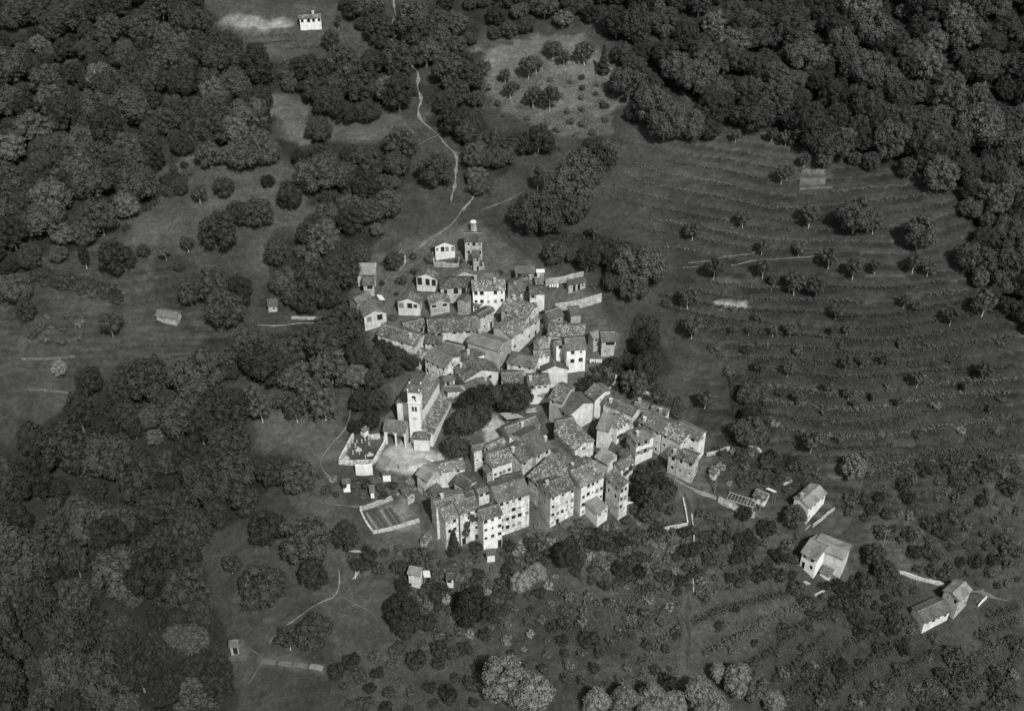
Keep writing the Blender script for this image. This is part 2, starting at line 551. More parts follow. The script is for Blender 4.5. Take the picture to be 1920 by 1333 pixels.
    rm.grid((X0, -wn_, zn), (X1, -wn_, zn), R1, R0, nx, ny, jit, 0.16, seed)
    if wf > 1.0:
        zf2 = zn if (hipa or hipb) and abs(wf - wn_) < 0.01 else zf
        rm.grid((X1, wf, zf2), (X0, wf, zf2), R0, R1, nx, ny2, jit, 0.16, seed + 1)
    if hipa: rm.grid((X0, wf, zf), (X0, -wn_, zn), R0, R0, 4, 3, jit, 0.16, seed + 2)
    if hipb: rm.grid((X1, -wn_, zn), (X1, wf, zf), R1, R1, 4, 3, jit, 0.16, seed + 3)
    ro = rm.build(prefix + 'roof', rmat, parent)
    ro.location = org; ro.rotation_euler = (0, 0, rz)
    # ridge tiles
    if wf > 1.0:
        k = MB()
        nseg = max(3, int(L / 0.9)); pz = zr + 0.02
        for i in range(nseg):
            a = L * i / nseg; b = L * (i + 0.94) / nseg; q = r.uniform(-0.02, 0.03)
            k.poly([(a, -0.17, pz - 0.05), (b, -0.17, pz - 0.05), (b, 0, pz + 0.10 + q), (a, 0, pz + 0.10 + q)])
            k.poly([(a, 0, pz + 0.10 + q), (b, 0, pz + 0.10 + q), (b, 0.17, pz - 0.05), (a, 0.17, pz - 0.05)])
        k.build('ridge_tiles', 'roof_light' if seed % 3 else rmat, ro)
    for (fx, fy) in chim:
        x = x0 + (x1 - x0) * fx; y = (fy * wn_ if fy < 0 else fy * wf)
        zz = zr - (abs(y) * (tn if y < 0 else tf))
        c = MB(); s_ = 0.34
        c.box(x - s_, x + s_, y - s_ * 0.8, y + s_ * 0.8, zz - 0.6, zz + 1.0)
        c.box(x - s_ - 0.1, x + s_ + 0.1, y - s_ * 0.8 - 0.1, y + s_ * 0.8 + 0.1, zz + 1.16, zz + 1.26)
        for sx in (-1, 1):
            for sy in (-1, 1):
                c.box(x + sx * s_ * 0.8 - 0.07, x + sx * s_ * 0.8 + 0.07, y + sy * s_ * 0.6 - 0.07, y + sy * s_ * 0.6 + 0.07, zz + 1.0, zz + 1.16)
        c.build('chimney', 'chimney', ro)
    # footprint for planting
    q = parent.matrix_basis.translation
    FOOT.append([tuple((Mx @ Vector((x, y, 0)) + q)[:2]) for x, y in ((X0, -wn_), (X1, -wn_), (X1, max(wf, 0.3)), (X0, max(wf, 0.3)))])
    return w, ro

def ridge_place(A, B, E, h, pitch):
    """ridge ends A, B and a point E on the near eave as photo pixels -> (A3, rz, L, wn)"""
    A3 = at(A[0], A[1], h); B3 = at_z(B[0], B[1], A3.z)
    u = Vector((B3.x - A3.x, B3.y - A3.y, 0)); L = u.length; u.normalize()
    tp = math.tan(pitch)
    best = None
    d = Vector(ray(*E)); c = Vector(CAM)
    for s in (1, -1):
        n = Vector((u.y * s, -u.x * s, 0))
        # plane: z = A3.z - tp * dot(p - A3, n)
        den = d.z + tp * d.dot(n)
        t = (A3.z - c.z - tp * (c - A3).dot(n)) / den
        p = c + d * t
        w = (p - A3).dot(n)
        if t > 0 and w > 0.2 and (best is None or abs(w - 3.5) < abs(best[0] - 3.5)): best = (w, n)
    if best is None: best = (3.0, Vector((u.y, -u.x, 0)))
    w, n = best
    if Vector((u.y, -u.x, 0)).dot(n) < 0:
        A3, u = B3, -u
    return A3, math.atan2(u.y, u.x), L, w

def foot_z(A3, rz, x0, x1, y0, y1):
    c, s = math.cos(rz), math.sin(rz)
    return min(zt1(A3.x + c * x - s * y, A3.y + s * x + c * y) for x in (x0, x1) for y in (y0, y1))

BUILDN = [0]
INFO = {}
def BR(name, label, crop, A, B, E, h, cat='house', pitch=24, far=None, group=None, **kw):
    BUILDN[0] += 1
    p = math.radians(pitch)
    A3, rz, L, w = ridge_place(C(crop, A), C(crop, B), C(crop, E), h, p)
    if w > 9 or w < 1.2 or L > 24 or L < 2: print('WARN', label, 'w %.1f L %.1f' % (w, L))
    w = min(max(w, 1.3), 9.5)
    wf = w if far is None else (far[0] if isinstance(far, tuple) else far if far < 0.5 else max(far, 0.75 * w))
    fz = foot_z(A3, rz, 0, L, -w, wf) - 0.8
    root = empty(name, (A3.x, A3.y, fz))
    house(root, (0, 0, 0), rz, L, w, wf, A3.z - fz, 0.0, p, p, seed=BUILDN[0], **kw)
    INFO[label] = (root, rz, L, w, A3.z - fz, p)
    tag(root, label, cat, group)
    return root

def BC(name, label, crop, Lp, F, R, h, axis='LF', cat='house', pitch=24, group=None, roof='gable', **kw):
    """three eave corners (left, front, right) as photo pixels, eave h above the ground at the front corner"""
    BUILDN[0] += 1
    p = math.radians(pitch)
    f3 = at(*C(crop, F), h); z = f3.z
    l3 = at_z(*C(crop, Lp), z); r3 = at_z(*C(crop, R), z)
    if axis == 'LF': a, b, c = l3, f3, r3                 # near eave runs a->b
    else: a, b, c = f3, r3, l3
    u = (b - a); L = u.length; u.normalize()
    nin = Vector((-u.y, u.x, 0))
    wid = abs(((c - (b if axis == 'LF' else a))).dot(nin))
    if L > 24 or wid > 20 or wid < 2: print('WARN', label, 'L %.1f wid %.1f' % (L, wid))
    rz = math.atan2(u.y, u.x)
    if roof == 'shed': w, wf = wid, 0.0
    else: w = wf = wid / 2
    zr = z + w * math.tan(p)
    if roof == 'hip':
        hh = min(w, L / 2 - 0.3)
        a = a + u * hh; L = L - 2 * hh
    A3 = a + nin * w
    fz = min(foot_z(A3, rz, -w, L + w, -w, wf) if roof == 'hip' else foot_z(A3, rz, 0, L, -w, wf), 1e9) - 0.8
    root = empty(name, (A3.x, A3.y, fz))
    house(root, (0, 0, 0), rz, L, w, wf, zr - fz, 0.0, p, p, roof='gable' if roof == 'shed' else roof, seed=BUILDN[0], **kw)
    tag(root, label, cat, group)
    return root
WOODS = [
    ('upper left wood', [(-60, -40), (365, -40), (400, 50), (440, 80), (450, 110), (500, 130), (505, 180), (508, 250), (520, 285), (450, 310), (400, 275), (345, 275), (300, 295), (268, 340), (262, 395), (215, 415),
                         (200, 445), (150, 470), (60, 480), (40, 540), (-60, 560)], 5.3),
    ('wood between the upper fields', [(510, 125), (560, 105), (600, 135), (660, 105), (715, 85), (700, 60), (640, 40), (640, -20), (715, -20), (735, 90), (770, 100), (760, 130), (780, 160), (765, 200), (700, 195), (690, 215),
                                       (605, 215), (582, 205), (575, 160), (510, 172)], 5.2),
    ('wood along the pale winding track', [(755, 20), (840, -20), (900, 50), (888, 105), (895, 150), (908, 185), (902, 240), (890, 255), (865, 265), (840, 250), (800, 235), (800, 190), (815, 150), (790, 120), (760, 90)], 5.2),
    ('wood left of the hamlet', [(585, 220), (608, 230), (612, 268), (690, 275), (752, 262), (780, 290), (770, 335), (740, 360), (735, 410), (715, 430), (690, 470), (665, 490), (655, 540), (650, 590), (610, 590), (560, 580),
                                 (520, 560), (505, 520), (505, 450), (585, 425), (605, 370), (580, 330), (535, 285), (525, 265), (580, 275)], 5.2),
    ('wood between the clearings', [(870, 266), (930, 252), (990, 252), (1030, 275), (1075, 300), (1120, 275), (1170, 258), (1165, 290), (1125, 310), (1098, 365), (1090, 400), (1055, 420), (1010, 425), (960, 405), (1005, 385),
                                              (1060, 350), (1085, 305), (1040, 275), (960, 285), (920, 320), (905, 370), (878, 340)], 4.5),
    ('dark wood right of the hamlet meadow', [(1015, 430), (1060, 435), (1130, 445), (1200, 460), (1220, 500), (1200, 550), (1165, 565), (1130, 500), (1090, 488), (1018, 470)], 4.8),
    ('upper right wood', [(850, -40), (1980, -40), (1980, 640), (1890, 570), (1810, 505), (1830, 400), (1745, 325), (1660, 308), (1585, 298), (1505, 265), (1440, 238), (1340, 240), (1250, 248), (1185, 240), (1172, 190), (1158, 100),
                          (1110, 35), (1000, 45), (925, 68), (890, 30)], 5.6),
    ('wood left of the church', [(350, 690), (380, 645), (520, 625), (640, 605), (685, 650), (722, 690), (712, 745), (690, 775), (665, 800), (655, 725), (600, 700), (550, 725), (480, 715), (440, 720)], 5.0),
    ('lower left wood', [(140, 745), (230, 705), (330, 720), (400, 715), (380, 790), (470, 850), (555, 850), (575, 895), (515, 920), (470, 950), (400, 990), (375, 1070), (385, 1130), (425, 1195), (435, 1370), (-60, 1370), (-60, 850), (100, 800)], 5.7),
    ('copse right of the middle village', [(1172, 650), (1195, 590), (1235, 600), (1240, 690), (1200, 735), (1165, 705)], 4.4),
    ('dark copse at the vineyard\'s lower left edge', [(1365, 700), (1425, 715), (1448, 810), (1440, 835), (1395, 820), (1375, 780)], 4.2),
    ('wood at the right edge', [(1840, 400), (1980, 400), (1980, 640), (1880, 560), (1810, 505)], 5.4),
]
WOOD_POLYS = [w[1] for w in WOODS]
# ------------------------------------------------------------------ ground sheet
def axis(lo, hi, step, far, n):
    core = np.arange(lo, hi + step / 2, step)
    g = np.geomspace(1, far, n)
    return np.concatenate([lo - g[::-1], core, hi + g])
gx = axis(-195, 195, 0.8, 2200, 22); gy = axis(-118, 190, 0.8, 2200, 22)
GX, GY = np.meshgrid(gx, gy)
GZ = zterr(GX, GY)
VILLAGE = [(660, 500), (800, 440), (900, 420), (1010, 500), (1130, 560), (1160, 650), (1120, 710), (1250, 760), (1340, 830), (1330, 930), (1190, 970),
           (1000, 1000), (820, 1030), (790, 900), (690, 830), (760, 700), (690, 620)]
TONES = [
    ([(560, 880), (760, 925), (810, 1030), (1190, 985), (1330, 930), (1560, 940), (1600, 1100), (1300, 1290), (640, 1260), (540, 1000)], 1.3),  # slopes round the village: hazy central glow painted into the ground tone
    ([(30, 540), (230, 560), (480, 590), (500, 640), (350, 690), (200, 740), (30, 790)], 1.15),
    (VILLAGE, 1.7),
    ([(385, 40), (430, 34), (540, 37), (548, 48), (500, 56), (430, 55)], 3.2),
    ([(440, 30), (640, 5), (700, 60), (710, 128), (600, 130), (520, 110), (450, 95)], 1.25),
    ([(505, 178), (545, 180), (583, 212), (582, 272), (545, 268), (508, 240)], 2.0),
    ([(610, 222), (755, 222), (768, 245), (735, 264), (618, 264)], 1.7),
    ([(890, 100), (1000, 70), (1095, 62), (1140, 110), (1165, 190), (1120, 262), (1040, 252), (930, 205)], 2.3),
    ([(1228, 192), (1290, 178), (1312, 205), (1260, 222)], 2.1),
    ([(280, 320), (350, 280), (450, 320), (520, 300), (600, 350), (590, 430), (500, 460), (500, 520), (380, 500), (240, 440)], 1.35),
    ([(1180, 262), (1440, 246), (1545, 300), (1450, 345), (1160, 335), (1120, 320)], 1.25),
    ([(1735, 98), (1795, 108), (1860, 150), (1800, 140)], 1.6),
    ([(1330, 565), (1372, 562), (1405, 568), (1410, 578), (1350, 579)], 6.0),
    ([(1345, 524), (1425, 521), (1432, 531), (1350, 535)], 2.2),
    ([(1498, 318), (1548, 318), (1560, 332), (1500, 332)], 2.0),
    ([(1498, 338), (1540, 336), (1560, 350), (1500, 352)], 1.8),
    ([(700, 855), (735, 838), (775, 830), (815, 850), (845, 835), (870, 790), (885, 800), (850, 870), (790, 880), (735, 890), (705, 880)], 4.0),
    ([(905, 790), (935, 775), (950, 800), (935, 840), (905, 840)], 5.0),
    ([(720, 880), (800, 870), (800, 930), (740, 960), (690, 950)], 1.6),
    ([(216, 450), (300, 440), (290, 550), (210, 560)], 1.35),
    ([(690, 960), (770, 930), (800, 970), (800, 985), (700, 1000)], 1.7),
    ([(490, 1228), (560, 1235), (620, 1250), (610, 1264), (490, 1248)], 2.0),
    ([(425, 1200), (465, 1205), (460, 1235), (430, 1245)], 2.0),
    ([(1620, 960), (1720, 960), (1720, 1040), (1640, 1060)], 1.3),
    ([(470, 740), (650, 745), (645, 860), (590, 870), (480, 850)], 1.7),
    ([(640, 1040), (690, 1045), (690, 1075), (640, 1090)], 1.5),
]
PX, PY = project(GX, GY, GZ)
wob = 5 * np.sin(GX * 0.8 + 1.3 * np.sin(GY * 0.5)) + 4 * np.sin(GY * 1.1 + np.sin(GX * 0.7))
tone = np.ones_like(GZ)
vis = (GY > -200)
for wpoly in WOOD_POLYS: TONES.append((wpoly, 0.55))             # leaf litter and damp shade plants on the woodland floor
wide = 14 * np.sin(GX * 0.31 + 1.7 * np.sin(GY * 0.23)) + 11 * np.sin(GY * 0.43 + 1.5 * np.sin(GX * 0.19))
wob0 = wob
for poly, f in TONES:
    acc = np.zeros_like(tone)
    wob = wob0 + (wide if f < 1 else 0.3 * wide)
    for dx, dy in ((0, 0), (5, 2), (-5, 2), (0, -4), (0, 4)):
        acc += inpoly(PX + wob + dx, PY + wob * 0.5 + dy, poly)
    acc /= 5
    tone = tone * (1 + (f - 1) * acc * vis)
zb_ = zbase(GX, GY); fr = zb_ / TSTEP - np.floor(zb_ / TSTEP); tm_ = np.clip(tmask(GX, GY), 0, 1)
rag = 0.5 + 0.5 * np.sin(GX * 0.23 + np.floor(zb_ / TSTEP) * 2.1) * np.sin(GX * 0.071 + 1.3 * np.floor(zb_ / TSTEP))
bank = sst(0.55, 0.68, fr) * tm_ * (0.35 + 0.65 * rag)          # risers toned darker and lips lighter, so the terrace steps show
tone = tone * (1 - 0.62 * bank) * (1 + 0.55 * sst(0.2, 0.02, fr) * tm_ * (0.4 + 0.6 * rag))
ny_, nx_ = GZ.shape
verts = np.stack([GX, GY, GZ], -1).reshape(-1, 3)
idx = np.arange(ny_ * nx_).reshape(ny_, nx_)
quads = np.stack([idx[:-1, :-1], idx[:-1, 1:], idx[1:, 1:], idx[1:, :-1]], -1).reshape(-1, 4)
me = bpy.data.meshes.new('ground')
me.vertices.add(len(verts)); me.vertices.foreach_set('co', verts.ravel())
me.loops.add(len(quads) * 4); me.loops.foreach_set('vertex_index', quads.ravel().astype(np.int32))
me.polygons.add(len(quads))
me.polygons.foreach_set('loop_start', np.arange(0, len(quads) * 4, 4, dtype=np.int32))
me.polygons.foreach_set('loop_total', np.full(len(quads), 4, dtype=np.int32))
me.update()
me.polygons.foreach_set('use_smooth', np.ones(len(quads), bool))
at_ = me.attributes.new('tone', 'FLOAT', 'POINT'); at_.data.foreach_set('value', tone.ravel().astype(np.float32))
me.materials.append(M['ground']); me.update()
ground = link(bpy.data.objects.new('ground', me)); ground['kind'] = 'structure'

# ------------------------------------------------------------------ paths
def densify(pts, step):
    out = []
    for a, b in zip(pts[:-1], pts[1:]):
        n = max(1, int((Vector(b) - Vector(a)).length / step))
        for i in range(n): out.append(Vector(a).lerp(Vector(b), i / n))
    out.append(Vector(pts[-1]))
    return out
def smooth2(pts, it=2):
    for _ in range(it):
        q = [pts[0]]
        for a, b in zip(pts[:-1], pts[1:]):
            q += [a.lerp(b, 0.25), a.lerp(b, 0.75)]
        q.append(pts[-1]); pts = q
    return pts
def path(label_px, width, mat='path', name='path', lift=0.10, seed=1):
    r = random.Random(seed)
    p2 = [Vector(at(x, y)).to_2d() for x, y in label_px]
    pts = densify(smooth2(p2), 0.7)
    m = MB(); rows = []; width = width * 0.75
    for i, p in enumerate(pts):
        t = (pts[min(i + 1, len(pts) - 1)] - pts[max(i - 1, 0)]).normalized()
        n = Vector((-t.y, t.x))
        w = width * (0.8 + 0.35 * math.sin(i * 0.35 + seed) * math.sin(i * 0.13) + r.uniform(-0.25, 0.25))
        w *= min(1.0, 0.15 + 0.17 * min(i, len(pts) - 1 - i)) * (0.75 + 0.35 * math.sin(i * 0.9 + seed * 2))
        row = []
        for k in (-0.5, -0.17, 0.17, 0.5):
            q = p + n * (w * k * r.uniform(0.75, 1.2) + 0.15 * width * math.sin(i * 0.5 + seed))
            row.append(len(m.v)); m.v.append((q.x, q.y, zt1(q.x, q.y) + lift - (0.12 if abs(k) > 0.4 else 0)))
        rows.append(row)
    for a, b in zip(rows[:-1], rows[1:]):
        for k in range(3): m.f.append((a[k], a[k + 1], b[k + 1], b[k]))
    o = m.build(name, mat, None, True); o['kind'] = 'structure'
    return o
MAINTRACK = [(735, -20), (742, 22), (736, 40), (722, 65), (740, 80), (755, 98), (768, 118), (786, 140), (782, 165), (792, 186), (780, 208), (795, 232), (822, 255)]
PATHS = [
    (MAINTRACK, 1.7, 'palepath'),
    ([(822, 255), (848, 282), (858, 300), (852, 350), (843, 388)], 1.6, 'palepath'), ([(848, 282), (868, 292)], 0.9, 'palepath'),
    ([(890, 335), (890, 370), (862, 400), (840, 430), (800, 450), (776, 474)], 1.4, 'palepath'),
    ([(900, 395), (930, 385), (985, 358)], 1.3, 'path'), ([(776, 474), (752, 500), (720, 520), (716, 560), (738, 600)], 1.6, 'path'),
    ([(480, 610), (520, 610), (570, 606), (612, 604)], 1.3, 'palepath'), ([(755, 290), (775, 278), (800, 262), (822, 255)], 1.0, 'path'),
    ([(662, 725), (655, 785), (646, 808), (615, 838), (597, 866), (612, 890), (640, 905)], 0.55, 'palepath'),
    ([(586, 930), (610, 945), (660, 950), (700, 944)], 0.9, 'path'), ([(700, 944), (760, 920), (815, 905)], 1.3, 'palepath'),
    ([(635, 1060), (636, 1115), (600, 1130), (560, 1155), (525, 1180), (505, 1205)], 0.8, 'palepath'),
    ([(636, 1115), (660, 1130), (700, 1145), (715, 1180)], 0.6, 'path'), ([(455, 1208), (490, 1228)], 0.7, 'path'),
    ([(650, 1028), (700, 1035)], 0.6, 'palepath'), ([(1264, 895), (1300, 918), (1340, 935), (1430, 970)], 2.3, 'palepath'),
    ([(1285, 925), (1295, 960), (1290, 1050), (1288, 1110), (1292, 1180), (1290, 1255)], 2.4, 'dirt'),
    ([(1655, 1065), (1700, 1077), (1780, 1098), (1890, 1125)], 1.6, 'path'), ([(1510, 995), (1540, 970), (1566, 952)], 1.2, 'palepath'),
    ([(1830, 1130), (1850, 1115)], 0.8, 'palepath'), ([(460, 1290), (485, 1250), (490, 1230)], 0.6, 'path'),
    ([(500, 615), (530, 645), (520, 655)], 0.5, 'path'), ([(862, 880), (800, 860), (760, 875)], 1.5, 'palepath'),
]
for i, (p, w, mt) in enumerate(PATHS): path(p, w, mt, seed=i + 1)

# ------------------------------------------------------------------ houses: upper hamlet
BR('house', 'pale gabled house with four dark openings, alone on the slope above the hamlet', '1', (1035, 287), (1030, 247), (1146, 312), 6.0,
   wall='white', rmat='roof_dark', ends=(4, 2), win=(0, 0), wsize=(1.2, 1.5), skip=0.0)
BR('house', 'tall narrow house with plain dark roof, topmost of the hamlet beside the meadow', '1', (1222, 198), (1413, 193), (1320, 283), 7.5, far=2.5, wall='stone', rmat='roof_dark', win=(3, 2), wsize=(1.2, 1.4), skip=0.0)
BR('house', 'small stone house directly below the tall narrow house at the meadow edge', '1', (1300, 369), (1378, 363), (1318, 445), 5.6, far=0.3, wall='stone', rmat='roof_dark', win=(2, 2), wsize=(1.2, 1.3), skip=0.0)
BR('house', 'small gabled house half hidden behind a bushy tree by the upper lane', '1', (535, 432), (610, 362), (472, 456), 4.6, wall='cream', rmat='roof_dark', ends=(1, 1))
BR('barn', 'barn with one broad smooth sloping roof at the hamlet\'s left edge', '1', (155, 495), (352, 495), (258, 615), 5.0, 'barn', far=0.3, wall='stone', rmat='roof_light', win=(1, 1), pitch=22)
BR('barn', 'small stone barn with a square opening just below the broad smooth roof', '1', (207, 637), (332, 630), (305, 716), 5.0, 'barn', far=2.0, wall='stone', rmat='roof_dark', win=(1, 1), wsize=(1.6, 1.3), skip=0)
BR('barn', 'pale barn with tall dark bays and a split gable, standing free in the grass', '1', (848, 603), (873, 548), (968, 655), 6.2, 'barn', wall='cream', rmat='roof_mid', ends=(3, 2), wsize=(1.3, 2.3), skip=0.0)
BR('barn', 'low wide gabled barn with two dark doors, uphill of the big white house', '1', (1232, 578), (1226, 544), (1356, 615), 5.0, 'barn', wall='old', rmat='roof_mid', ends=(3, 2), wsize=(1.2, 1.6), skip=0.25)
BR('barn', 'stone barn with three tall bays between rough pillars', '1', (1080, 652), (1190, 648), (1140, 747), 6.0, 'barn', wall='stone', rmat='roof_dark', win=(3, 2), wsize=(1.3, 1.9), skip=0, roof='hip')
BR('house', 'roof with a rounded hump peeking over the big white house', '1', (1430, 604), (1505, 604), (1455, 672), 7.5, roof='hip', wall='old', rmat='roof_mid')
BR('house', 'big white two-storey house with a long eave, tallest front in the upper hamlet', '1', (1300, 672), (1640, 662), (1460, 772), 9.2, wall='white', rmat='roof_speckled', win=(5, 2), ends=(1, 1), skip=0.1, chim=((0.1, 0.3), (0.7, -0.2)))
BR('shed', 'little dark roofed annex leaning on the big white house', '1', (1312, 892), (1402, 852), (1385, 925), 4.2, 'shed', far=0.3, wall='cream', rmat='roof_dark', win=(2, 1), wsize=(1.0, 0.7))
BR('barn', 'gabled barn with an arched dark bay and pale pillars, lower left of the split gable', '1', (668, 850), (692, 775), (800, 876), 6.0, 'barn', wall='cream', rmat='roof_mid', ends=(3, 2), wsize=(1.4, 1.6), skip=0.0)
BR('barn', 'crooked stone barn with patched roof between the pillared barns', '1', (985, 862), (962, 786), (1096, 890), 5.2, 'barn', wall='stone', rmat='roof_speckled', ends=(2, 1), wsize=(1.1, 0.9))
BR('house', 'narrow grey house squeezed against the left corner of the big white house', '1', (1215, 858), (1276, 792), (1225, 890), 6.0, far=2.2, wall='stone', rmat='roof_dark', win=(0, 0), ends=(1, 2))
BR('house', 'gabled house at the hamlet\'s lower left corner with two lean-to porches', '1', (335, 970), (283, 846), (213, 1032), 6.2, wall='cream', rmat='roof_mid', ends=(2, 1), wsize=(1.3, 1.7), skip=0)
BR('house', 'dark roofed stone house behind the porched corner house', '1', (118, 850), (275, 783), (190, 892), 6.0, far=3.0, wall='stone', rmat='roof_mid', win=(2, 1))
# upper right with the walled garden
BR('house', 'tall cream house with shuttered windows beside the walled garden', '2', (700, 735), (864, 730), (795, 806), 9.6, far=3.0, wall='cream', rmat='roof_dark', win=(2, 3), ends=(1, 2), shut=True, skip=0.2)
BR('house', 'broad old roof joined behind the tall shuttered cream house', '2', (545, 688), (735, 622), (635, 795), 7.8, wall='old', rmat='roof_mid', win=(3, 2), chim=((0.85, -0.2),))
BR('house', 'small white attic storey rising over the broad old roof', '2', (760, 642), (850, 640), (800, 692), 8.6, far=1.8, wall='white', rmat='roof_mid', win=(2, 1), wsize=(0.8, 0.6), chim=((0.4, 0.2),))
BR('shed', 'low shed with wide plain roof at the foot of the meadow', '2', (560, 525), (760, 520), (650, 602), 4.2, 'shed', far=0.3, wall='stone', rmat='roof_dark', win=(2, 1), wsize=(1.2, 0.8))
BR('shed', 'tiny hut with a pale flat roof behind the attic storey', '2', (772, 560), (858, 556), (815, 584), 3.2, 'shed', far=0.3, wall='stone', rmat='roof_sheet', pitch=12)
BR('shed', 'open garden loggia with a dark tiled roof inside the walled garden', '2', (1075, 664), (1262, 630), (1180, 705), 3.6, 'shed', far=0.3, wall='stone', rmat='roof_dark', win=(4, 1), wsize=(1.6, 1.4), skip=0)
# ------------------------------------------------------------------ houses: middle of the village
BR('house', 'long ridged stone house with a square end tower, just below the big white house', '2', (505, 820), (768, 932), (395, 945), 7.8, far=(1.2,), wall='old', rmat='roof_speckled', win=(3, 2), ends=(1, 2), chim=((0.2, -0.1),))
BR('house', 'big speckled roof sloping down over a pale wall, largest roof of the middle village', '4', (205, 292), (500, 88), (455, 305), 8.6, far=3.0, wall='cream', rmat='roof_speckled', win=(4, 2), wsize=(0.8, 1.0), chim=((0.6, 0.2),), pitch=22)
BR('house', 'weathered house front with two stacked windows left of the big speckled roof', '2', (185, 1010), (335, 930), (262, 1012), 7.0, far=3.0, wall='old', rmat='roof_dark', win=(2, 2), wsize=(0.7, 1.0))
BR('house', 'tall grey house with a smooth pale roof and shutters in the middle of the village', '3', (1085, 233), (1405, 332), (1175, 366), 9.0, far=3.2, wall='grey', rmat='roof_light', win=(0, 0), ends=(2, 3), shut=True, skip=0.1, pitch=20, chim=((0.2, 0.3),))
BR('house', 'house with wooden shutters and smooth dark roof, uphill end of the church', '3', (690, 378), (905, 482), (697, 533), 7.6, far=3.0, wall='old', rmat='roof_mid', win=(4, 2), ends=(1, 1), wsize=(0.7, 1.2), skip=0.1)
BR('house', 'low courtyard roof between the shuttered house and the tall grey house', '3', (800, 322), (1005, 372), (885, 432), 5.8, far=2.5, wall='cream', rmat='roof_dark', win=(3, 1))
BR('house', 'dark tiled roof with open loft, wedged above the courtyard roof', '3', (625, 258), (800, 272), (705, 347), 6.2, far=2.0, wall='cream', rmat='roof_dark', win=(3, 1), wsize=(1.2, 0.8))
BR('house', 'low corner roof with a white chimney at the wood\'s edge', '3', (500, 365), (615, 415), (478, 452), 4.6, far=2.4, wall='old', rmat='roof_mid', chim=((0.05, -0.6), (0.95, -0.5)))
BR('house', 'long house running down the wood\'s edge with a newer dark roof strip', '3', (190, 142), (588, 264), (240, 280), 7.4, far=3.0, wall='old', rmat='roof_mid', win=(4, 2), ends=(1, 1), wsize=(0.7, 0.9), chim=((0.8, -0.4),))
BR('house', 'long low roof with a dark open loft beneath the eave, across the middle lane', '3', (640, 108), (1090, 78), (850, 228), 7.2, far=3.0, wall='cream', rmat='roof_mid', win=(6, 1), wsize=(1.4, 0.7), skip=0.2)
BR('house', 'short roof stepped below the crooked stone barn', '3', (395, 140), (610, 92), (500, 205), 5.6, far=2.5, wall='stone', rmat='roof_mid', win=(2, 1))
BR('house', 'steep gabled house with pale verge boards in the very middle of the village', '3', (1188, 604), (1085, 458), (1000, 722), 8.2, wall='cream', rmat='roof_mid', ends=(2, 1), win=(2, 1), chim=((0.2, -0.7),))
BR('house', 'pale walled house with an off-centre roof hatch beside the square trees', '3', (1012, 752), (1218, 636), (1252, 768), 6.6, far=2.5, wall='white', rmat='roof_dark', win=(1, 1), ends=(1, 1), wsize=(0.8, 0.9), chim=((0.85, -0.5),))
BR('house', 'low roof between the church choir and the square trees', '3', (835, 770), (1090, 757), (985, 815), 4.6, far=1.6, wall='old', rmat='roof_dark')
BR('house', 'small white house with a black doorway touching the church\'s far corner', '3', (800, 690), (910, 652), (880, 700), 5.8, far=2.4, wall='white', rmat='roof_dark', win=(2, 2), ends=(1, 1), wsize=(0.9, 1.1), skip=0)
BR('house', 'dark roof with a sunlit white gable next to the tall grey house', '3', (1010, 432), (1200, 382), (1150, 470), 7.8, far=3.0, wall='white', rmat='roof_dark', ends=(1, 2), chim=((0.15, -0.3),))
BR('house', 'hip roofed stone house with three small windows in the middle right', '3', (1560, 456), (1645, 472), (1565, 562), 6.6, roof='hip', wall='old', rmat='roof_mid', win=(3, 1), ends=(1, 1), wsize=(0.6, 0.8), skip=0)
BR('house', 'low wide roofed house behind the round square trees', '3', (1385, 632), (1610, 628), (1515, 750), 6.0, far=2.5, wall='white', rmat='roof_mid', win=(2, 1))
BR('house', 'white house with paired dark shutters facing the village square', '3', (1640, 668), (1775, 658), (1725, 757), 7.4, roof='hipb', wall='white', rmat='roof_mid', win=(3, 2), ends=(1, 2), shut=True, skip=0, wsize=(0.8, 1.3), chim=((0.1, -0.4),))
BR('house', 'pale gable end without windows above the white shuttered house', '4', (752, 668), (737, 612), (892, 702), 7.6, wall='cream', rmat='roof_dark', ends=(0, 0), chim=((0.6, -0.9),))
BR('house', 'white single storey with one square window under a patched roof', '4', (530, 528), (700, 515), (612, 552), 5.6, far=2.0, wall='white', rmat='roof_speckled', win=(3, 1), wsize=(1.0, 1.0), skip=0)
BR('house', 'half ruined house with broken walls and rubble on top', '4', (560, 432), (660, 372), (620, 460), 6.2, far=1.5, wall='stone', rmat='roof_speckled', win=(2, 1), wsize=(0.7, 1.2))
BR('house', 'bright white house with a scalloped dormer at the village\'s right edge', '4', (842, 402), (1052, 386), (985, 512), 8.4, far=2.5, wall='white', rmat='roof_mid', win=(2, 2), ends=(1, 1), wsize=(0.9, 1.2), skip=0.3)
BR('house', 'lower white side wing left of the bright white house', '4', (742, 425), (848, 402), (805, 460), 6.6, far=2.0, wall='white', rmat='roof_speckled', win=(1, 1), skip=0)
BR('house', 'rounded old roof with ragged eave uphill of the bright white house', '4', (800, 262), (930, 272), (895, 386), 6.6, roof='hip', wall='stone', rmat='roof_speckled', win=(3, 1), wsize=(0.8, 0.6))
BR('barn', 'open fronted barn below the garden wall', '4', (650, 132), (800, 86), (725, 205), 5.6, 'barn', far=2.0, wall='stone', rmat='roof_dark', win=(2, 1), wsize=(1.8, 1.6), skip=0)
BR('barn', 'collapsing barn with a pointed dark roof and rubble, below the garden wall\'s end', '4', (885, 98), (1000, 82), (945, 165), 5.0, 'barn', wall='stone', rmat='roof_dark', ends=(1, 1))
BR('house', 'small pale roofed house at the upper right edge behind the bright white house', '4', (1100, 345), (1182, 316), (1095, 420), 5.2, far=1.5, wall='stone', rmat='roof_light', win=(1, 1))
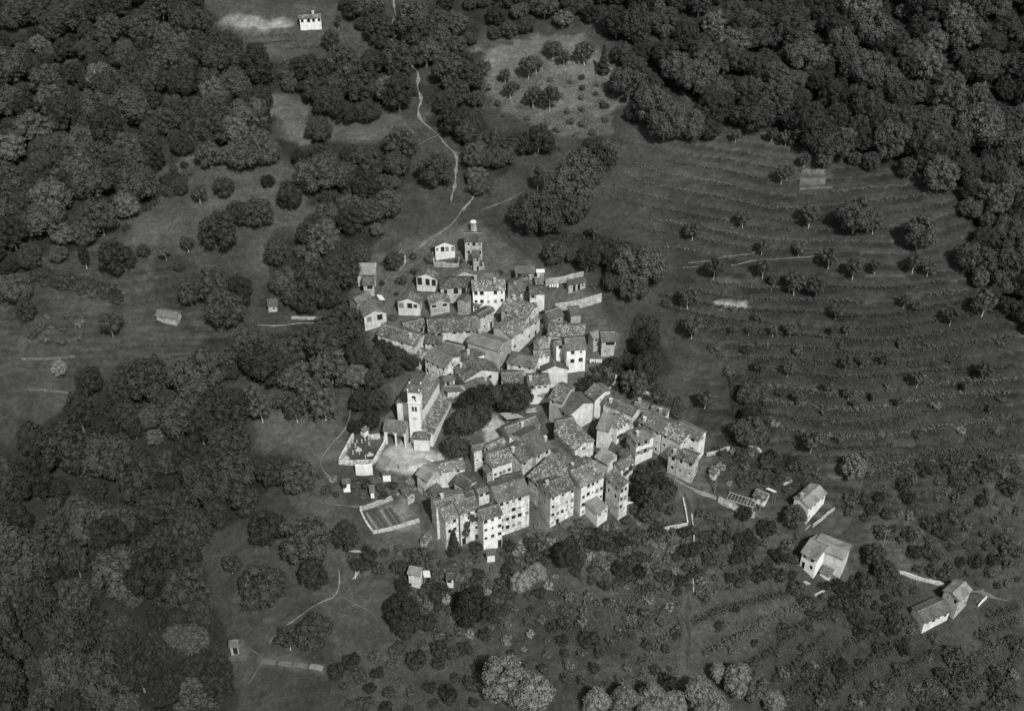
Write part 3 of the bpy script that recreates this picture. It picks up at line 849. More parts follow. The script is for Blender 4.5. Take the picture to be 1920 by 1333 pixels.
BR('barn', 'lone barn with a dark upper opening at the village\'s right margin', '4', (1200, 335), (1350, 330), (1290, 432), 5.6, 'barn', far=1.5, wall='stone', rmat='roof_dark', win=(1, 1), wsize=(2.4, 1.0), skip=0)
# ------------------------------------------------------------------ houses: lower village, right of the square
BR('house', 'tall plain grey house with an unbroken left wall beside the square', '4', (762, 850), (906, 906), (655, 985), 8.6, far=3.0, wall='grey', rmat='roof_mid', win=(2, 2), ends=(1, 1), wsize=(0.7, 1.2), skip=0.5)
BR('house', 'dark crumbling roof with a hollow middle, in front of the tall plain grey house', '4', (912, 932), (1040, 1042), (850, 1145), 7.2, far=3.0, wall='cream', rmat='roof_dark', win=(3, 1), skip=0)
BR('house', 'house with a bright right gable on the lane behind the lower village', '4', (1140, 842), (1250, 926), (1090, 980), 7.2, far=2.5, wall='white', rmat='roof_mid', win=(0, 0), ends=(1, 1), wsize=(0.7, 0.9))
BR('house', 'long dark roof along the upper back lane of the lower village', '8', (520, 112), (830, 252), (612, 245), 7.0, far=2.0, wall='old', rmat='roof_dark', chim=((0.2, -0.6),))
BR('house', 'grey blank walled house with a chimney on the back lane', '8', (805, 172), (940, 205), (800, 190), 5.6, far=2.2, wall='grey', rmat='roof_mid', chim=((0.3, 0.0),), pitch=18)
BR('house', 'small house with a tall white chimney at the back lane\'s bend', '8', (975, 212), (1142, 260), (1030, 275), 5.0, far=1.8, wall='cream', rmat='roof_mid', win=(2, 1), chim=((0.6, -0.9),))
BR('house', 'long speckled roof over a pale front on the lower village\'s right side', '8', (905, 264), (1140, 392), (960, 440), 7.6, far=2.5, wall='cream', rmat='roof_mid', win=(3, 3), wsize=(0.8, 1.1), skip=0.25, chim=((0.2, -0.75),))
BR('house', 'brightly speckled roof continuing the long front towards the right end', '8', (1135, 388), (1340, 500), (1130, 525), 8.4, far=2.5, wall='cream', rmat='roof_speckled', win=(3, 3), ends=(1, 2), wsize=(0.8, 1.1), skip=0.25)
BR('house', 'lighter roofed end house with a dark loft opening, rightmost of the dense village', '8', (1250, 376), (1496, 486), (1385, 545), 7.6, far=2.0, wall='cream', rmat='roof_mid', win=(2, 2), ends=(1, 2), wsize=(1.0, 1.0), skip=0.1)
BR('house', 'house with a smooth pale roof and arched windows on its white gable', '8', (480, 280), (612, 318), (380, 433), 7.2, far=0.3, wall='cream', rmat='roof_light', ends=(1, 2), skip=0, wsize=(1.0, 1.6), pitch=20)
BR('house', 'speckled roof over a white attic gallery, behind the corner house', '8', (565, 360), (712, 278), (730, 382), 6.8, far=2.5, wall='white', rmat='roof_speckled', win=(4, 2), wsize=(0.9, 1.1), skip=0)
BC('house', 'white corner house with hipped roof, shutters and a small balcony', '8', (612, 506), (815, 592), (1012, 520), 8.0, 'FR', roof='hip', wall='white', rmat='roof_mid', win=(3, 2), ends=(2, 2), shut=True, skip=0.1, chim=((0.2, -0.3),), wsize=(0.9, 1.4))
BR('house', 'low house with a broad white chimney wall and climbing plants', '8', (620, 800), (760, 716), (745, 815), 6.6, far=1.5, wall='cream', rmat='roof_mid', win=(2, 1))
BR('house', 'flat pale grey roof in the courtyard behind the long front row', '6', (1230, 518), (1372, 605), (1195, 655), 6.6, far=0.3, wall='old', rmat='roof_light', pitch=18)
BR('shed', 'small dark roofed shed under the corner house', '8', (690, 638), (765, 695), (655, 715), 4.6, 'shed', far=0.3, wall='old', rmat='roof_dark')
BC('house', 'free-standing stone house with pale window surrounds above the road', '8', (1125, 702), (1395, 798), (1534, 716), 7.2, 'LF', wall='stone', rmat='roof_mid', win=(3, 2), ends=(2, 3), wsize=(0.8, 1.3), skip=0.05, chim=((0.2, -0.6),))
BR('house', 'speckled low roofs behind the free-standing stone house', '8', (1350, 622), (1450, 590), (1420, 655), 4.0, far=2.0, wall='old', rmat='roof_speckled')
BC('shed', 'little tiled shed right of the free-standing stone house', '8', (1532, 868), (1606, 908), (1672, 846), 2.4, 'LF', 'shed', wall='old', rmat='roof_mid')
# ------------------------------------------------------------------ houses: lower village, centre and front row
BR('house', 'wide old roof with a chimney stump beside the beaten square', '6', (238, 332), (560, 212), (560, 330), 6.2, far=2.0, wall='old', rmat='roof_mid', win=(4, 1), chim=((0.5, -0.4),))
BR('house', 'steep dark roof with white verge above the front row', '6', (412, 416), (580, 326), (655, 566), 8.0, far=2.0, wall='cream', rmat='roof_dark', win=(2, 1), ends=(0, 0), chim=((0.95, -0.6),))
BR('house', 'long narrow roof stepping down with a dark gutter edge, centre of the lower village', '6', (848, 266), (1060, 468), (808, 432), 7.6, far=3.0, wall='old', rmat='roof_speckled', win=(4, 1), ends=(1, 1), wsize=(1.2, 0.8))
BR('house', 'white attic with a four-pane window in the lower village centre', '6', (760, 268), (940, 222), (880, 286), 7.6, far=2.0, wall='white', rmat='roof_mid', win=(2, 1), bars=True, wsize=(1.3, 1.1), skip=0)
BR('house', 'sunken roof in the dark alley of the lower village', '6', (700, 452), (960, 640), (700, 530), 5.8, far=2.0, wall='old', rmat='roof_dark')
BR('house', 'biggest mottled roof in the heart of the lower village', '6', (692, 596), (892, 748), (515, 850), 8.6, far=3.5, wall='old', rmat='roof_speckled', win=(4, 2), chim=((0.95, 0.3),), pitch=20)
BR('house', 'tall front row house with a grey gable and dark attic openings', '6', (628, 895), (886, 796), (852, 974), 11.0, far=2.5, wall='old', rmat='roof_mid', win=(5, 4), ends=(1, 2), wsize=(0.8, 1.2), skip=0.25, chim=((0.1, -0.1),), pitch=22)
BR('house', 'tall white front row house with a pale gutter across its roof', '6', (902, 760), (1145, 652), (1112, 884), 11.0, far=2.0, wall='white', rmat='roof_speckled', win=(5, 4), wsize=(0.8, 1.2), skip=0.1, pitch=20)
BR('house', 'right end house of the front row with its dark shaded side', '6', (1335, 735), (1488, 868), (1290, 852), 10.2, far=0.3, wall='old', rmat='roof_mid', win=(2, 2), ends=(2, 3), wsize=(0.8, 1.4), skip=0.2)
BC('house', 'plain box annex with smooth pale roof projecting before the front row', '6', (1016, 1056), (1172, 1192), (1304, 1142), 5.2, 'LF', roof='shed', wall='cream', rmat='roof_light', win=(0, 0), ends=(2, 1), bars=True, wsize=(0.8, 1.1), skip=0, pitch=7)
BR('house', 'front row house with a bright loggia attic and pale roof patch', '7', (965, 498), (1296, 402), (1232, 602), 12.0, far=2.5, wall='old', rmat='roof_mid', win=(5, 4), wsize=(0.9, 1.2), skip=0.25, pitch=21)
BR('house', 'tall bright front row house stepping forward with a bay at its foot', '7', (835, 728), (1042, 664), (985, 802), 11.5, far=2.0, wall='white', rmat='roof_mid', win=(3, 4), ends=(1, 2), wsize=(0.9, 1.2), skip=0.2, pitch=21)
BR('house', 'front row house wrapped in a climbing vine', '7', (592, 652), (805, 582), (762, 738), 11.0, far=2.0, wall='old', rmat='roof_mid', win=(3, 4), wsize=(0.9, 1.1), skip=0.2, pitch=21)
BR('house', 'left end house of the front row with rough grey side wall', '7', (442, 716), (592, 664), (582, 822), 11.0, far=2.0, wall='old', rmat='roof_speckled', win=(2, 4), ends=(2, 3), wsize=(0.7, 1.1), skip=0.3, pitch=21)
BR('house', 'shallow roof with loft slots above the left end of the front row', '7', (385, 642), (690, 560), (560, 660), 11.0, far=3.0, wall='old', rmat='roof_speckled', win=(5, 1), wsize=(1.0, 0.5), chim=((0.3, 0.2),), pitch=16)
BR('house', 'dark roof strip at the back of the front row, below the deep overhang', '7', (1065, 398), (1278, 350), (1180, 432), 8.4, far=1.5, wall='old', rmat='roof_dark')
BR('house', 'blocky attic with a pale end between the front row roofs', '7', (815, 520), (960, 472), (905, 512), 10.0, far=2.2, wall='cream', rmat='roof_mid', win=(2, 1), wsize=(0.9, 1.0))
BR('house', 'low connecting roof behind the left half of the front row', '7', (720, 560), (880, 455), (850, 520), 8.2, far=2.5, wall='old', rmat='roof_mid')
BR('house', 'smooth dark sloping roof over a long left wall, beside the kitchen gardens', '7', (420, 446), (506, 552), (362, 545), 7.2, far=0.3, wall='old', rmat='roof_dark', win=(2, 1), pitch=22)
BR('house', 'ribbed roof house at the churchyard steps', '7', (286, 268), (408, 348), (238, 390), 6.4, far=2.2, wall='old', rmat='roof_light', win=(3, 2), ends=(1, 1), wsize=(0.7, 1.1))
BR('house', 'round backed speckled roof between the churchyard and the front row', '7', (455, 262), (610, 236), (622, 326), 6.2, roof='hip', wall='cream', rmat='roof_speckled', win=(2, 1), wsize=(0.7, 0.8))
BR('house', 'striped dark roof with a pale right gable, behind the front row', '7', (642, 354), (786, 447), (640, 472), 7.0, wall='cream', rmat='roof_dark', ends=(1, 1))
BC('house', 'small grey house with a narrow dark roof in the front row\'s back yard', '7', (862, 292), (916, 366), (990, 340), 5.0, 'LF', roof='shed', wall='grey', rmat='roof_dark', win=(1, 1), ends=(1, 1), pitch=18)
BR('house', 'tall pale wall with small shutters behind the back yard', '7', (770, 86), (905, 52), (900, 110), 7.6, far=2.5, wall='old', rmat='roof_mid', win=(2, 2), ends=(1, 2), wsize=(0.7, 1.1))
BR('house', 'white fronted house under a deep overhanging roof, facing the front row\'s back', '7', (925, 172), (1142, 102), (1132, 252), 8.2, far=2.0, wall='white', rmat='roof_speckled', win=(4, 2), wsize=(0.9, 1.2), skip=0, over=0.9)
BR('house', 'dark square roof with a stone chimney next to the deep overhang', '7', (1162, 126), (1282, 46), (1342, 216), 7.4, far=2.0, wall='old', rmat='roof_mid', win=(2, 1), chim=((0.0, -0.1),))
BR('house', 'slatted open loft roof with a thin stone chimney', '7', (908, 82), (1092, 4), (1010, 92), 7.2, far=1.5, wall='old', rmat='roof_speckled', win=(3, 1), wsize=(1.4, 0.6))
# ------------------------------------------------------------------ outlying houses
BR('house', 'lone white farmhouse with one chimney on the upper field', 'e4', (250, 375), (800, 345), (540, 440), 4.4, far=2.5, wall='white', rmat='roof_mid', win=(4, 2), wsize=(0.9, 1.1), skip=0.1, chim=((0.65, 0.3),))
BC('barn', 'lone stone field barn with a pale two-slope roof on the left meadow', 'b1', (868, 444), (990, 462), (1022, 418), 2.8, 'LF', 'barn', wall='stone', rmat='roof_light', pitch=20)
BC('house', 'tiny white house with a pale metal awning behind the vine pergola', 'e1', (908, 578), (1045, 634), (1142, 562), 2.7, 'LF', wall='white', rmat='roof_mid', win=(2, 1), ends=(1, 1), pitch=24)
BC('house', 'white house with a two-tone roof behind the tall dark tree and pale trunk', 'e1', (1270, 640), (1485, 708), (1665, 555), 6.0, 'FR', wall='white', rmat='roof_light', win=(4, 2), wsize=(0.8, 1.3), skip=0.05, chim=((0.1, 0.3),), pitch=22)
BR('house', 'white villa with a broad pale roof below the garden road', 'e2', (268, 222), (412, 302), (235, 370), 5.2, far=4.0, over=0.65, wall='white', rmat='roof_light', win=(2, 2), ends=(0, 0), wsize=(0.8, 1.4), skip=0, pitch=22)
BR('house', 'shaded right wing of the white villa', 'e2', (330, 218), (602, 326), (470, 366), 4.7, over=0.6, far=3.2, wall='cream', rmat='roof_light', win=(0, 0), ends=(2, 1), wsize=(0.8, 1.3), skip=0, pitch=20)
BC('shed', 'little lean-to shed in the angle of the white villa', 'e2', (345, 510), (445, 555), (478, 508), 2.6, 'LF', 'shed', roof='shed', wall='cream', rmat='roof_mid', win=(1, 1), pitch=18)
BC('house', 'grey two-storey villa with white edged gable at the far lower right', 'e2', (1375, 695), (1555, 768), (1665, 665), 7.0, 'FR', wall='grey', rmat='roof_light', win=(3, 2), ends=(2, 1), wsize=(0.8, 1.6), skip=0, pitch=26)
BR('house', 'low wing with a dark roof in front of the grey two-storey villa', 'e2', (1190, 850), (1420, 748), (1390, 892), 4.2, far=2.2, wall='cream', rmat='roof_dark', win=(4, 1), wsize=(1.0, 1.3), skip=0, pitch=22)
BR('shed', 'pale hut with a corrugated awning standing in the orchard below the village', 'e3', (680, 425), (812, 452), (752, 530), 4.4, 'shed', far=0.3, wall='cream', rmat='roof_light', win=(3, 2), wsize=(0.5, 0.5), skip=0.2, pitch=18)
BR('shed', 'white hut with a round arched door in the orchard below the village', 'e3', (1045, 500), (1130, 500), (1100, 568), 3.2, 'shed', far=0.3, wall='white', rmat='roof_dark', win=(1, 1), wsize=(1.0, 1.1), skip=0, pitch=20)
BR('shed', 'tiny white walled shed at the foot of the bright front row house', 'e3', (1440, 262), (1540, 252), (1492, 325), 2.6, 'shed', far=0.3, wall='white', rmat='roof_dark', pitch=20)
BR('shed', 'stone lean-to against the left end of the front row', 'e3', (790, 170), (880, 60), (840, 200), 2.8, 'shed', far=0.3, wall='stone', rmat='roof_mid', pitch=20)
BC('shed', 'tiled shed at the head of the kitchen gardens', 'e5', (1345, 690), (1445, 800), (1570, 745), 3.0, 'LF', 'shed', wall='stone', rmat='roof_mid', win=(0, 0), ends=(1, 1), pitch=22)
BR('shed', 'ivy covered white hut below the cemetery', 'e5', (570, 555), (690, 545), (660, 590), 3.4, 'shed', far=0.3, wall='white', rmat='roof_mid', ends=(1, 1), pitch=16)
BR('shed', 'small white garden hut between the cemetery and the village', 'e5', (1100, 440), (1235, 430), (1165, 465), 2.8, 'shed', far=0.3, wall='white', rmat='roof_mid', pitch=16)
BR('shed', 'low white ended shed beside the kitchen garden path', 'e5', (930, 640), (1005, 630), (900, 745), 2.4, 'shed', far=0.3, wall='white', rmat='roof_mid', pitch=16)
BR('shed', 'broken wooden hut with a white stone base at the wood\'s lower edge', 'e6', (310, 320), (430, 310), (350, 410), 3.4, 'shed', far=0.3, wall='stone', rmat='roof_mid', win=(1, 1), wsize=(1.6, 0.9), skip=0, pitch=20)
BR('shed', 'shed with plank front half buried beside the lane to the upper wood', 'b1', (1500, 350), (1560, 345), (1535, 390), 2.8, 'shed', far=0.3, wall='stone', rmat='roof_dark', win=(1, 1))

def ivy(label, blobs, seed):
    root, rz, L, w, zr, pt = INFO[label]
    g = np.random.default_rng(seed); m = MB()
    ew = -(w - 0.35) - 0.06; zt_ = zr - w * math.tan(pt)
    for (cx, cz, rx, rz_, n) in blobs:
        for _ in range(n):
            a = g.uniform(0, 2 * math.pi); q = math.sqrt(g.uniform(0, 1)) * g.uniform(0.7, 1.1)
            x = cx * L + rx * q * math.cos(a); z = zt_ - cz + rz_ * q * math.sin(a); s = g.uniform(0.12, 0.22); y = ew - g.uniform(0, 0.22)
            t = g.uniform(0, 3.14); c, d = s * math.cos(t), s * math.sin(t); k = g.uniform(-0.1, 0.1)
            m.quad((x - c, y + k, z - d), (x + d * 0.7, y - k, z - c * 0.7), (x + c, y - k, z + d), (x - d * 0.7, y + k, z + c * 0.7))
    o = m.build('climbing_vine', 'leaf_dark', root); o.rotation_euler = (0, 0, rz)
ivy('front row house wrapped in a climbing vine', [(0.55, 2.0, 0.9, 0.7, 160), (0.7, 3.2, 1.3, 0.7, 220), (0.35, 4.4, 0.8, 1.3, 240), (0.3, 6.6, 1.0, 1.8, 300)], 5)
ivy('low house with a broad white chimney wall and climbing plants', [(0.4, 2.2, 1.0, 0.8, 200), (0.75, 1.6, 0.7, 0.9, 140)], 6)
ivy('ivy covered white hut below the cemetery', [(0.3, 1.0, 0.6, 0.7, 110)], 7)
# ------------------------------------------------------------------ church
def arch_wall(m, u0, u1, zb, zt_, arches, P, d=0.5):
    """a wall sheet with arched openings (centre, half width, spring height); P(x, z, depth) gives the point"""
    xs = [u0]
    for (c, hw, sp) in arches: xs += [c - hw, c + hw]
    xs.append(u1)
    for i in range(0, len(xs), 2):
        m.quad(P(xs[i], zb, 0), P(xs[i + 1], zb, 0), P(xs[i + 1], zt_, 0), P(xs[i], zt_, 0))
    for (c, hw, sp) in arches:
        n = 10
        for k in range(n):
            a0, a1 = math.pi * (1 - k / n), math.pi * (1 - (k + 1) / n)
            x0, z0 = c + hw * math.cos(a0), sp + hw * math.sin(a0)
            x1, z1 = c + hw * math.cos(a1), sp + hw * math.sin(a1)
            m.quad(P(x0, z0, 0), P(x1, z1, 0), P(x1, zt_, 0), P(x0, zt_, 0))
            m.quad(P(x0, z0, d), P(x1, z1, d), P(x1, z1, 0), P(x0, z0, 0))
        m.quad(P(c - hw, zb, 0), P(c - hw, zb, d), P(c - hw, sp, d), P(c - hw, sp, 0))
        m.quad(P(c + hw, zb, d), P(c + hw, zb, 0), P(c + hw, sp, 0), P(c + hw, sp, d))

def church():
    f3 = at(*C('5', (1031, 360)), 8.5)
    z = f3.z
    l3 = at_z(*C('5', (737, 318)), z); r3 = at_z(*C('5', (1207, 65)), z)
    u = (r3 - f3); L = u.length; u.normalize()
    nin = Vector((-u.y, u.x, 0)); wid = abs((l3 - f3).dot(nin))
    rz = math.atan2(u.y, u.x); w = wid / 2
    print('CHURCH L %.1f wid %.1f skew %.1f' % (L, wid, (l3 - f3).dot(u)))
    p = math.radians(22)
    fz = foot_z(f3, rz, 0, L, 0, wid) - 1
    root = empty('church', (f3.x, f3.y, fz))
    tag(root, 'long white church with a square bell tower, side aisle and arched porch beside the cemetery', 'church')
    o = nin * w
    house(root, (o.x, o.y, 0), rz, L, w, w, z + w * math.tan(p) - fz, 0, p, p, wall='white', rmat='roof_mid', prefix='nave_', win=(5, 1), wsize=(0.7, 1.4), seed=501, skip=0.1, doors=False)
    def sub(prefix, A, B, E, h, pitch, **kw):
        pp = math.radians(pitch)
        A3, rz2, L2, w2 = ridge_place(C('5', A), C('5', B), C('5', E), h, pp)
        print('CHURCH', prefix, 'L %.1f w %.1f' % (L2, w2))
        house(root, (A3.x - f3.x, A3.y - f3.y, 0), rz2, L2, w2, 0.25, A3.z - fz, 0, pp, pp, prefix=prefix, **kw)
        return A3, rz2, L2, w2
    sub('aisle_', (1000, 540), (1228, 150), (1235, 425), 5.6, 17, wall='white', rmat='roof_speckled', win=(7, 1), wsize=(0.8, 1.6), seed=503, doors=False)
    # front chapel
    F3 = at(*C('5', (1100, 664)), 4.6); L3 = at_z(*C('5', (920, 656)), F3.z); R3 = at_z(*C('5', (1160, 560)), F3.z)
    u2 = (F3 - L3); l2 = u2.length; u2.normalize(); ni = Vector((-u2.y, u2.x, 0)); w2 = abs((R3 - F3).dot(ni)) / 2
    hh = min(w2, l2 / 2 - 0.3); p2 = math.radians(20)
    A3 = L3 + u2 * hh + ni * w2
    print('CHAPEL l %.1f w %.1f' % (l2, w2 * 2))
    house(root, (A3.x - f3.x, A3.y - f3.y, 0), math.atan2(u2.y, u2.x), l2 - 2 * hh, w2, w2, F3.z + w2 * math.tan(p2) - fz, 0, p2, p2, roof='hip', wall='white', rmat='roof_mid', prefix='chapel_', seed=505)
    # porch with two arches
    pp = math.radians(20)
    A3, rz2, L2, w2 = ridge_place(C('5', (652, 452)), C('5', (884, 478)), C('5', (765, 590)), 5.2, pp)
    print('PORCH L %.1f w %.1f' % (L2, w2))
    Mx = Matrix.Translation((A3.x - f3.x, A3.y - f3.y, 0)) @ Matrix.Rotation(rz2, 4, 'Z')
    zr = A3.z - fz; ze = zr - w2 * math.tan(pp)
    g = zt1(A3.x, A3.y) - fz
    gf = foot_z(A3, rz2, 0, L2, -w2, -w2) - fz
    m = MB()
    def P(x, zz, d): return (x, -(w2 - 0.35) + d, zz)
    hw = (L2 - 1.9) / 4
    arch_wall(m, 0.3, L2 - 0.2, gf - 0.6, ze + 0.0, [(1.0 + hw, hw, ze - hw - 0.55), (1.0 + 3 * hw + 0.35, hw, ze - hw - 0.55)], P)
    m.quad((0.3, 0, gf - 0.6), (0.3, -(w2 - 0.35), gf - 0.6), (0.3, -(w2 - 0.35), ze), (0.3, 0, zr - 0.1))
    m.quad((L2 - 0.2, -(w2 - 0.35), gf - 0.6), (L2 - 0.2, 0, gf - 0.6), (L2 - 0.2, 0, zr - 0.1), (L2 - 0.2, -(w2 - 0.35), ze))
    m.quad((L2, 0, gf - 0.6), (0, 0, gf - 0.6), (0, 0, zr - 0.1), (L2, 0, zr - 0.1))
    a = m.build('porch_wall', 'white', root); a.matrix_basis = Mx
    m = MB(); m.grid((0, -w2, ze), (L2, -w2, ze), (L2, 0, zr), (0, 0, zr), 8, 4, 0.05, 0.16, 3)
    a = m.build('porch_roof', 'roof_mid', root); a.matrix_basis = Mx
    # bell tower
    F3 = at(*C('5', (992, 190)), 17.0); zt_ = F3.z
    L3 = at_z(*C('5', (872, 182)), zt_)
    u2 = (F3 - L3); s = u2.length; u2.normalize(); rz2 = math.atan2(u2.y, u2.x)
    print('TOWER side %.2f top %.1f' % (s, zt_ - fz))
    org = Vector((L3.x - f3.x, L3.y - f3.y, 0))
    Mx = Matrix.Translation(org) @ Matrix.Rotation(rz2, 4, 'Z')
    H = zt_ - fz
    m = MB()
    corners = [((0, 0), (1, 0)), ((s, 0), (0, 1)), ((s, s), (-1, 0)), ((0, s), (0, -1))]
    for o2, uu in corners:
        nr = (uu[1], -uu[0])
        def P(x, zz, d, o2=o2, uu=uu, nr=nr): return (o2[0] + uu[0] * x - nr[0] * d, o2[1] + uu[1] * x - nr[1] * d, zz)
        c = s / 2
        arch_wall(m, 0, s, H - 3.4, H, [(c, 0.52, H - 1.75)], P, 0.4)
        m.quad(P(0, H - 3.7, 0), P(s, H - 3.7, 0), P(s, H - 3.4, 0), P(0, H - 3.4, 0))
        arch_wall(m, 0, s, H - 6.3, H - 3.7, [(c - 0.36, 0.28, H - 5.0), (c + 0.36, 0.28, H - 5.0)], P, 0.35)
        m.quad(P(0, -1, 0), P(s, -1, 0), P(s, H - 6.3, 0), P(0, H - 6.3, 0))
    m.quad((0, 0, H - 3.42), (s, 0, H - 3.42), (s, s, H - 3.42), (0, s, H - 3.42))
    t = m.build('bell_tower', 'white', root); t.matrix_basis = Mx
    k = MB(); k.box(0.42, s - 0.42, 0.42, s - 0.42, H - 6.4, H - 3.8); k.build('dark_chamber', 'void', t)
    k = MB()
    for zz, e in ((H - 3.62, 0.14), (H - 0.12, 0.2)):
        k.box(-e, s + e, -e, -0.003, zz, zz + 0.2); k.box(-e, s + e, s + 0.003, s + e, zz, zz + 0.2)
        k.box(-e, -0.003, 0, s, zz, zz + 0.2); k.box(s + 0.003, s + e, 0, s, zz, zz + 0.2)
    k.build('cornice', 'white', t)
    k = MB(); e = 0.3; ap = (s / 2, s / 2, H + 1.05)
    cs = [(-e, -e, H + 0.1), (s + e, -e, H + 0.1), (s + e, s + e, H + 0.1), (-e, s + e, H + 0.1)]
    for i in range(4): k.grid(cs[i], cs[(i + 1) % 4], ap, ap, 4, 3, 0.03, 0.1, 40 + i)
    k.build('spire_roof', 'roof_mid', t)
    k = MB()
    for cx in (0.1, s - 0.1):
        for cy in (0.1, s - 0.1): k.box(cx - 0.13, cx + 0.13, cy - 0.13, cy + 0.13, H, H + 0.75)
    k.build('pinnacle', 'white', t)
    k = MB()   # bell: a flared lathe
    prof = [(0.05, 0.95), (0.22, 0.9), (0.27, 0.6), (0.33, 0.3), (0.46, 0.08), (0.48, 0.0)]
    n = 12; i0 = len(k.v)
    for rr, zz in prof:
        for q in range(n): k.v.append((s / 2 + rr * math.cos(2 * math.pi * q / n), s / 2 + rr * math.sin(2 * math.pi * q / n), H - 2.75 + zz))
    for a_ in range(len(prof) - 1):
        for q in range(n): k.f.append((i0 + a_ * n + q, i0 + (a_ + 1) * n + q, i0 + (a_ + 1) * n + (q + 1) % n, i0 + a_ * n + (q + 1) % n))
    k.build('bell', 'metal', t)
    k = MB(); k.box(0.3, s - 0.3, s / 2 - 0.08, s / 2 + 0.08, H - 1.85, H - 1.7); k.build('bell_beam', 'wood', t)
    k = MB(); k.box(s / 2 - 0.55, s / 2 + 0.5, -0.05, -0.005, H - 8.7, H - 8.5); k.build('stone_band', 'metal', t)
    q = root.matrix_basis.translation
    FOOT.append([tuple((Mx @ Vector((x, y, 0)) + q)[:2]) for x, y in ((0, 0), (s, 0), (s, s), (0, s))])
church()

# ------------------------------------------------------------------ walls, cemetery and small built things
def wall_line(label, pts, h, mat='drystone', thick=0.45, cap=False, name='stone_wall', cat='wall', group=None, jag=0.08, posts=0):
    r = random.Random(len(label) * 7 + len(pts))
    p3 = [at(*p) for p in pts]
    p2 = densify([p.to_2d() for p in p3], 1.1)
    m = MB(); prev = None
    root = None
    for i, p in enumerate(p2):
        t = (p2[min(i + 1, len(p2) - 1)] - p2[max(i - 1, 0)]).normalized(); n = Vector((-t.y, t.x)) * (thick / 2)
        g = zt1(p.x, p.y); tp = g + h + r.uniform(-jag, jag)
        row = [(p.x - n.x, p.y - n.y, g - 0.6), (p.x - n.x, p.y - n.y, tp), (p.x + n.x, p.y + n.y, tp + r.uniform(-0.03, 0.03)), (p.x + n.x, p.y + n.y, g - 0.6)]
        k = len(m.v); m.v += row
        if prev is not None:
            for a in range(3): m.f.append((prev + a, prev + a + 1, k + a + 1, k + a))
            m.f.append((prev + 3, prev, k, k + 3))
        else: m.f.append((k, k + 1, k + 2, k + 3))
        prev = k
    m.f.append((prev + 3, prev + 2, prev + 1, prev))
    o = m.build(name, mat)
    tag(o, label, cat, group)
    if cap:
        c = MB(); prev = None
        for i, p in enumerate(p2):
            t = (p2[min(i + 1, len(p2) - 1)] - p2[max(i - 1, 0)]).normalized(); n = Vector((-t.y, t.x)) * (thick / 2 + 0.12)
            g = zt1(p.x, p.y) + h + jag
            k = len(c.v)
            c.v += [(p.x - n.x, p.y - n.y, g), (p.x, p.y, g + 0.22), (p.x + n.x, p.y + n.y, g), (p.x, p.y, g - 0.02)]
            if prev is not None:
                for a in range(4): c.f.append((prev + a, prev + (a + 1) % 4, k + (a + 1) % 4, k + a))
            prev = k
        c.build('coping', 'roof_light', o)
    return o
def W(c, pts): return [C(c, p) for p in pts]
wall_line('pale stone wall enclosing the cemetery on its left, front and right', W('5', [(335, 640), (300, 700), (195, 905), (300, 915), (415, 910), (540, 905), (590, 820), (652, 705), (640, 660)]), 1.4, 'old', 0.45, name='cemetery_wall')
wall_line('cemetery back wall with worn tablets under the trees', W('5', [(480, 655), (520, 655), (600, 645)]), 1.3, 'old', 0.45, name='cemetery_wall')
wall_line('high white retaining wall below the cemetery corner', W('5', [(362, 1005), (450, 1010), (530, 1000)]), 3.0, 'white', 0.8, name='retaining_wall', jag=0.02)
wall_line('upper stone wall of the walled garden with a pale sunlit top', W('2', [(868, 722), (1050, 690), (1245, 640)]), 1.9, 'drystone', 0.5)
wall_line('long pale lower wall of the walled garden', W('2', [(965, 985), (1190, 950), (1425, 880)]), 2.6, 'drystone', 0.5)
wall_line('thin rail fence closing the walled garden\'s right end', W('2', [(1320, 730), (1430, 855)]), 0.9, 'wood', 0.12, name='rail_fence', cat='fence')
wall_line('ruined pale yard wall under the topmost gabled house', W('1', [(915, 430), (930, 530), (1060, 540), (1170, 535), (1178, 480)]), 1.3, 'drystone', 0.4, jag=0.3)
wall_line('low wall round the yard of the small house by the meadow', W('1', [(1300, 545), (1380, 565), (1425, 560), (1412, 515)]), 0.9, 'drystone', 0.4, jag=0.2)
wall_line('churchyard parapet with pilasters above the ribbed roof', W('5', [(790, 960), (920, 920), (1050, 880)]), 1.4, 'grey', 0.4)
wall_line('sloping yard wall from the parapet to the round backed roof', W('5', [(1055, 880), (1110, 905), (1170, 940)]), 1.4, 'old', 0.4)
wall_line('kitchen garden top wall of rough pale stones', W('e5', [(815, 970), (1000, 920), (1200, 840), (1335, 785)]), 1.0, 'drystone', 0.6, jag=0.25)
wall_line('kitchen garden side wall running downhill on the left', W('e5', [(820, 975), (880, 1110), (985, 1265)]), 0.7, 'drystone', 0.4, jag=0.12)
wall_line('kitchen garden lower terrace wall', W('e5', [(990, 1275), (1300, 1210), (1500, 1150), (1610, 1115)]), 0.8, 'drystone', 0.5, jag=0.12)
wall_line('pale garden wall crossing left of the sunken track', W('e1', [(0, 935), (120, 905), (258, 885)]), 0.9, 'drystone', 0.4, jag=0.15)
wall_line('wall beside the head of the sunken track', W('e1', [(215, 625), (240, 740), (262, 870)]), 0.8, 'drystone', 0.35)
wall_line('narrow pale kerb wall along the sunken track', W('f', [(1297, 966), (1301, 1010), (1299, 1060), (1300, 1110)]), 0.5, 'drystone', 0.25, jag=0.25)
wall_line('road wall with tiled coping below the vine pergola', W('e1', [(570, 640), (740, 725), (930, 800)]), 1.5, 'old', 0.5, cap=True)
wall_line('pale picket wall in front of the white house with the two-tone roof', W('e1', [(1510, 900), (1620, 815), (1728, 725)]), 1.0, 'drystone', 0.22, name='picket_wall', jag=0.12)
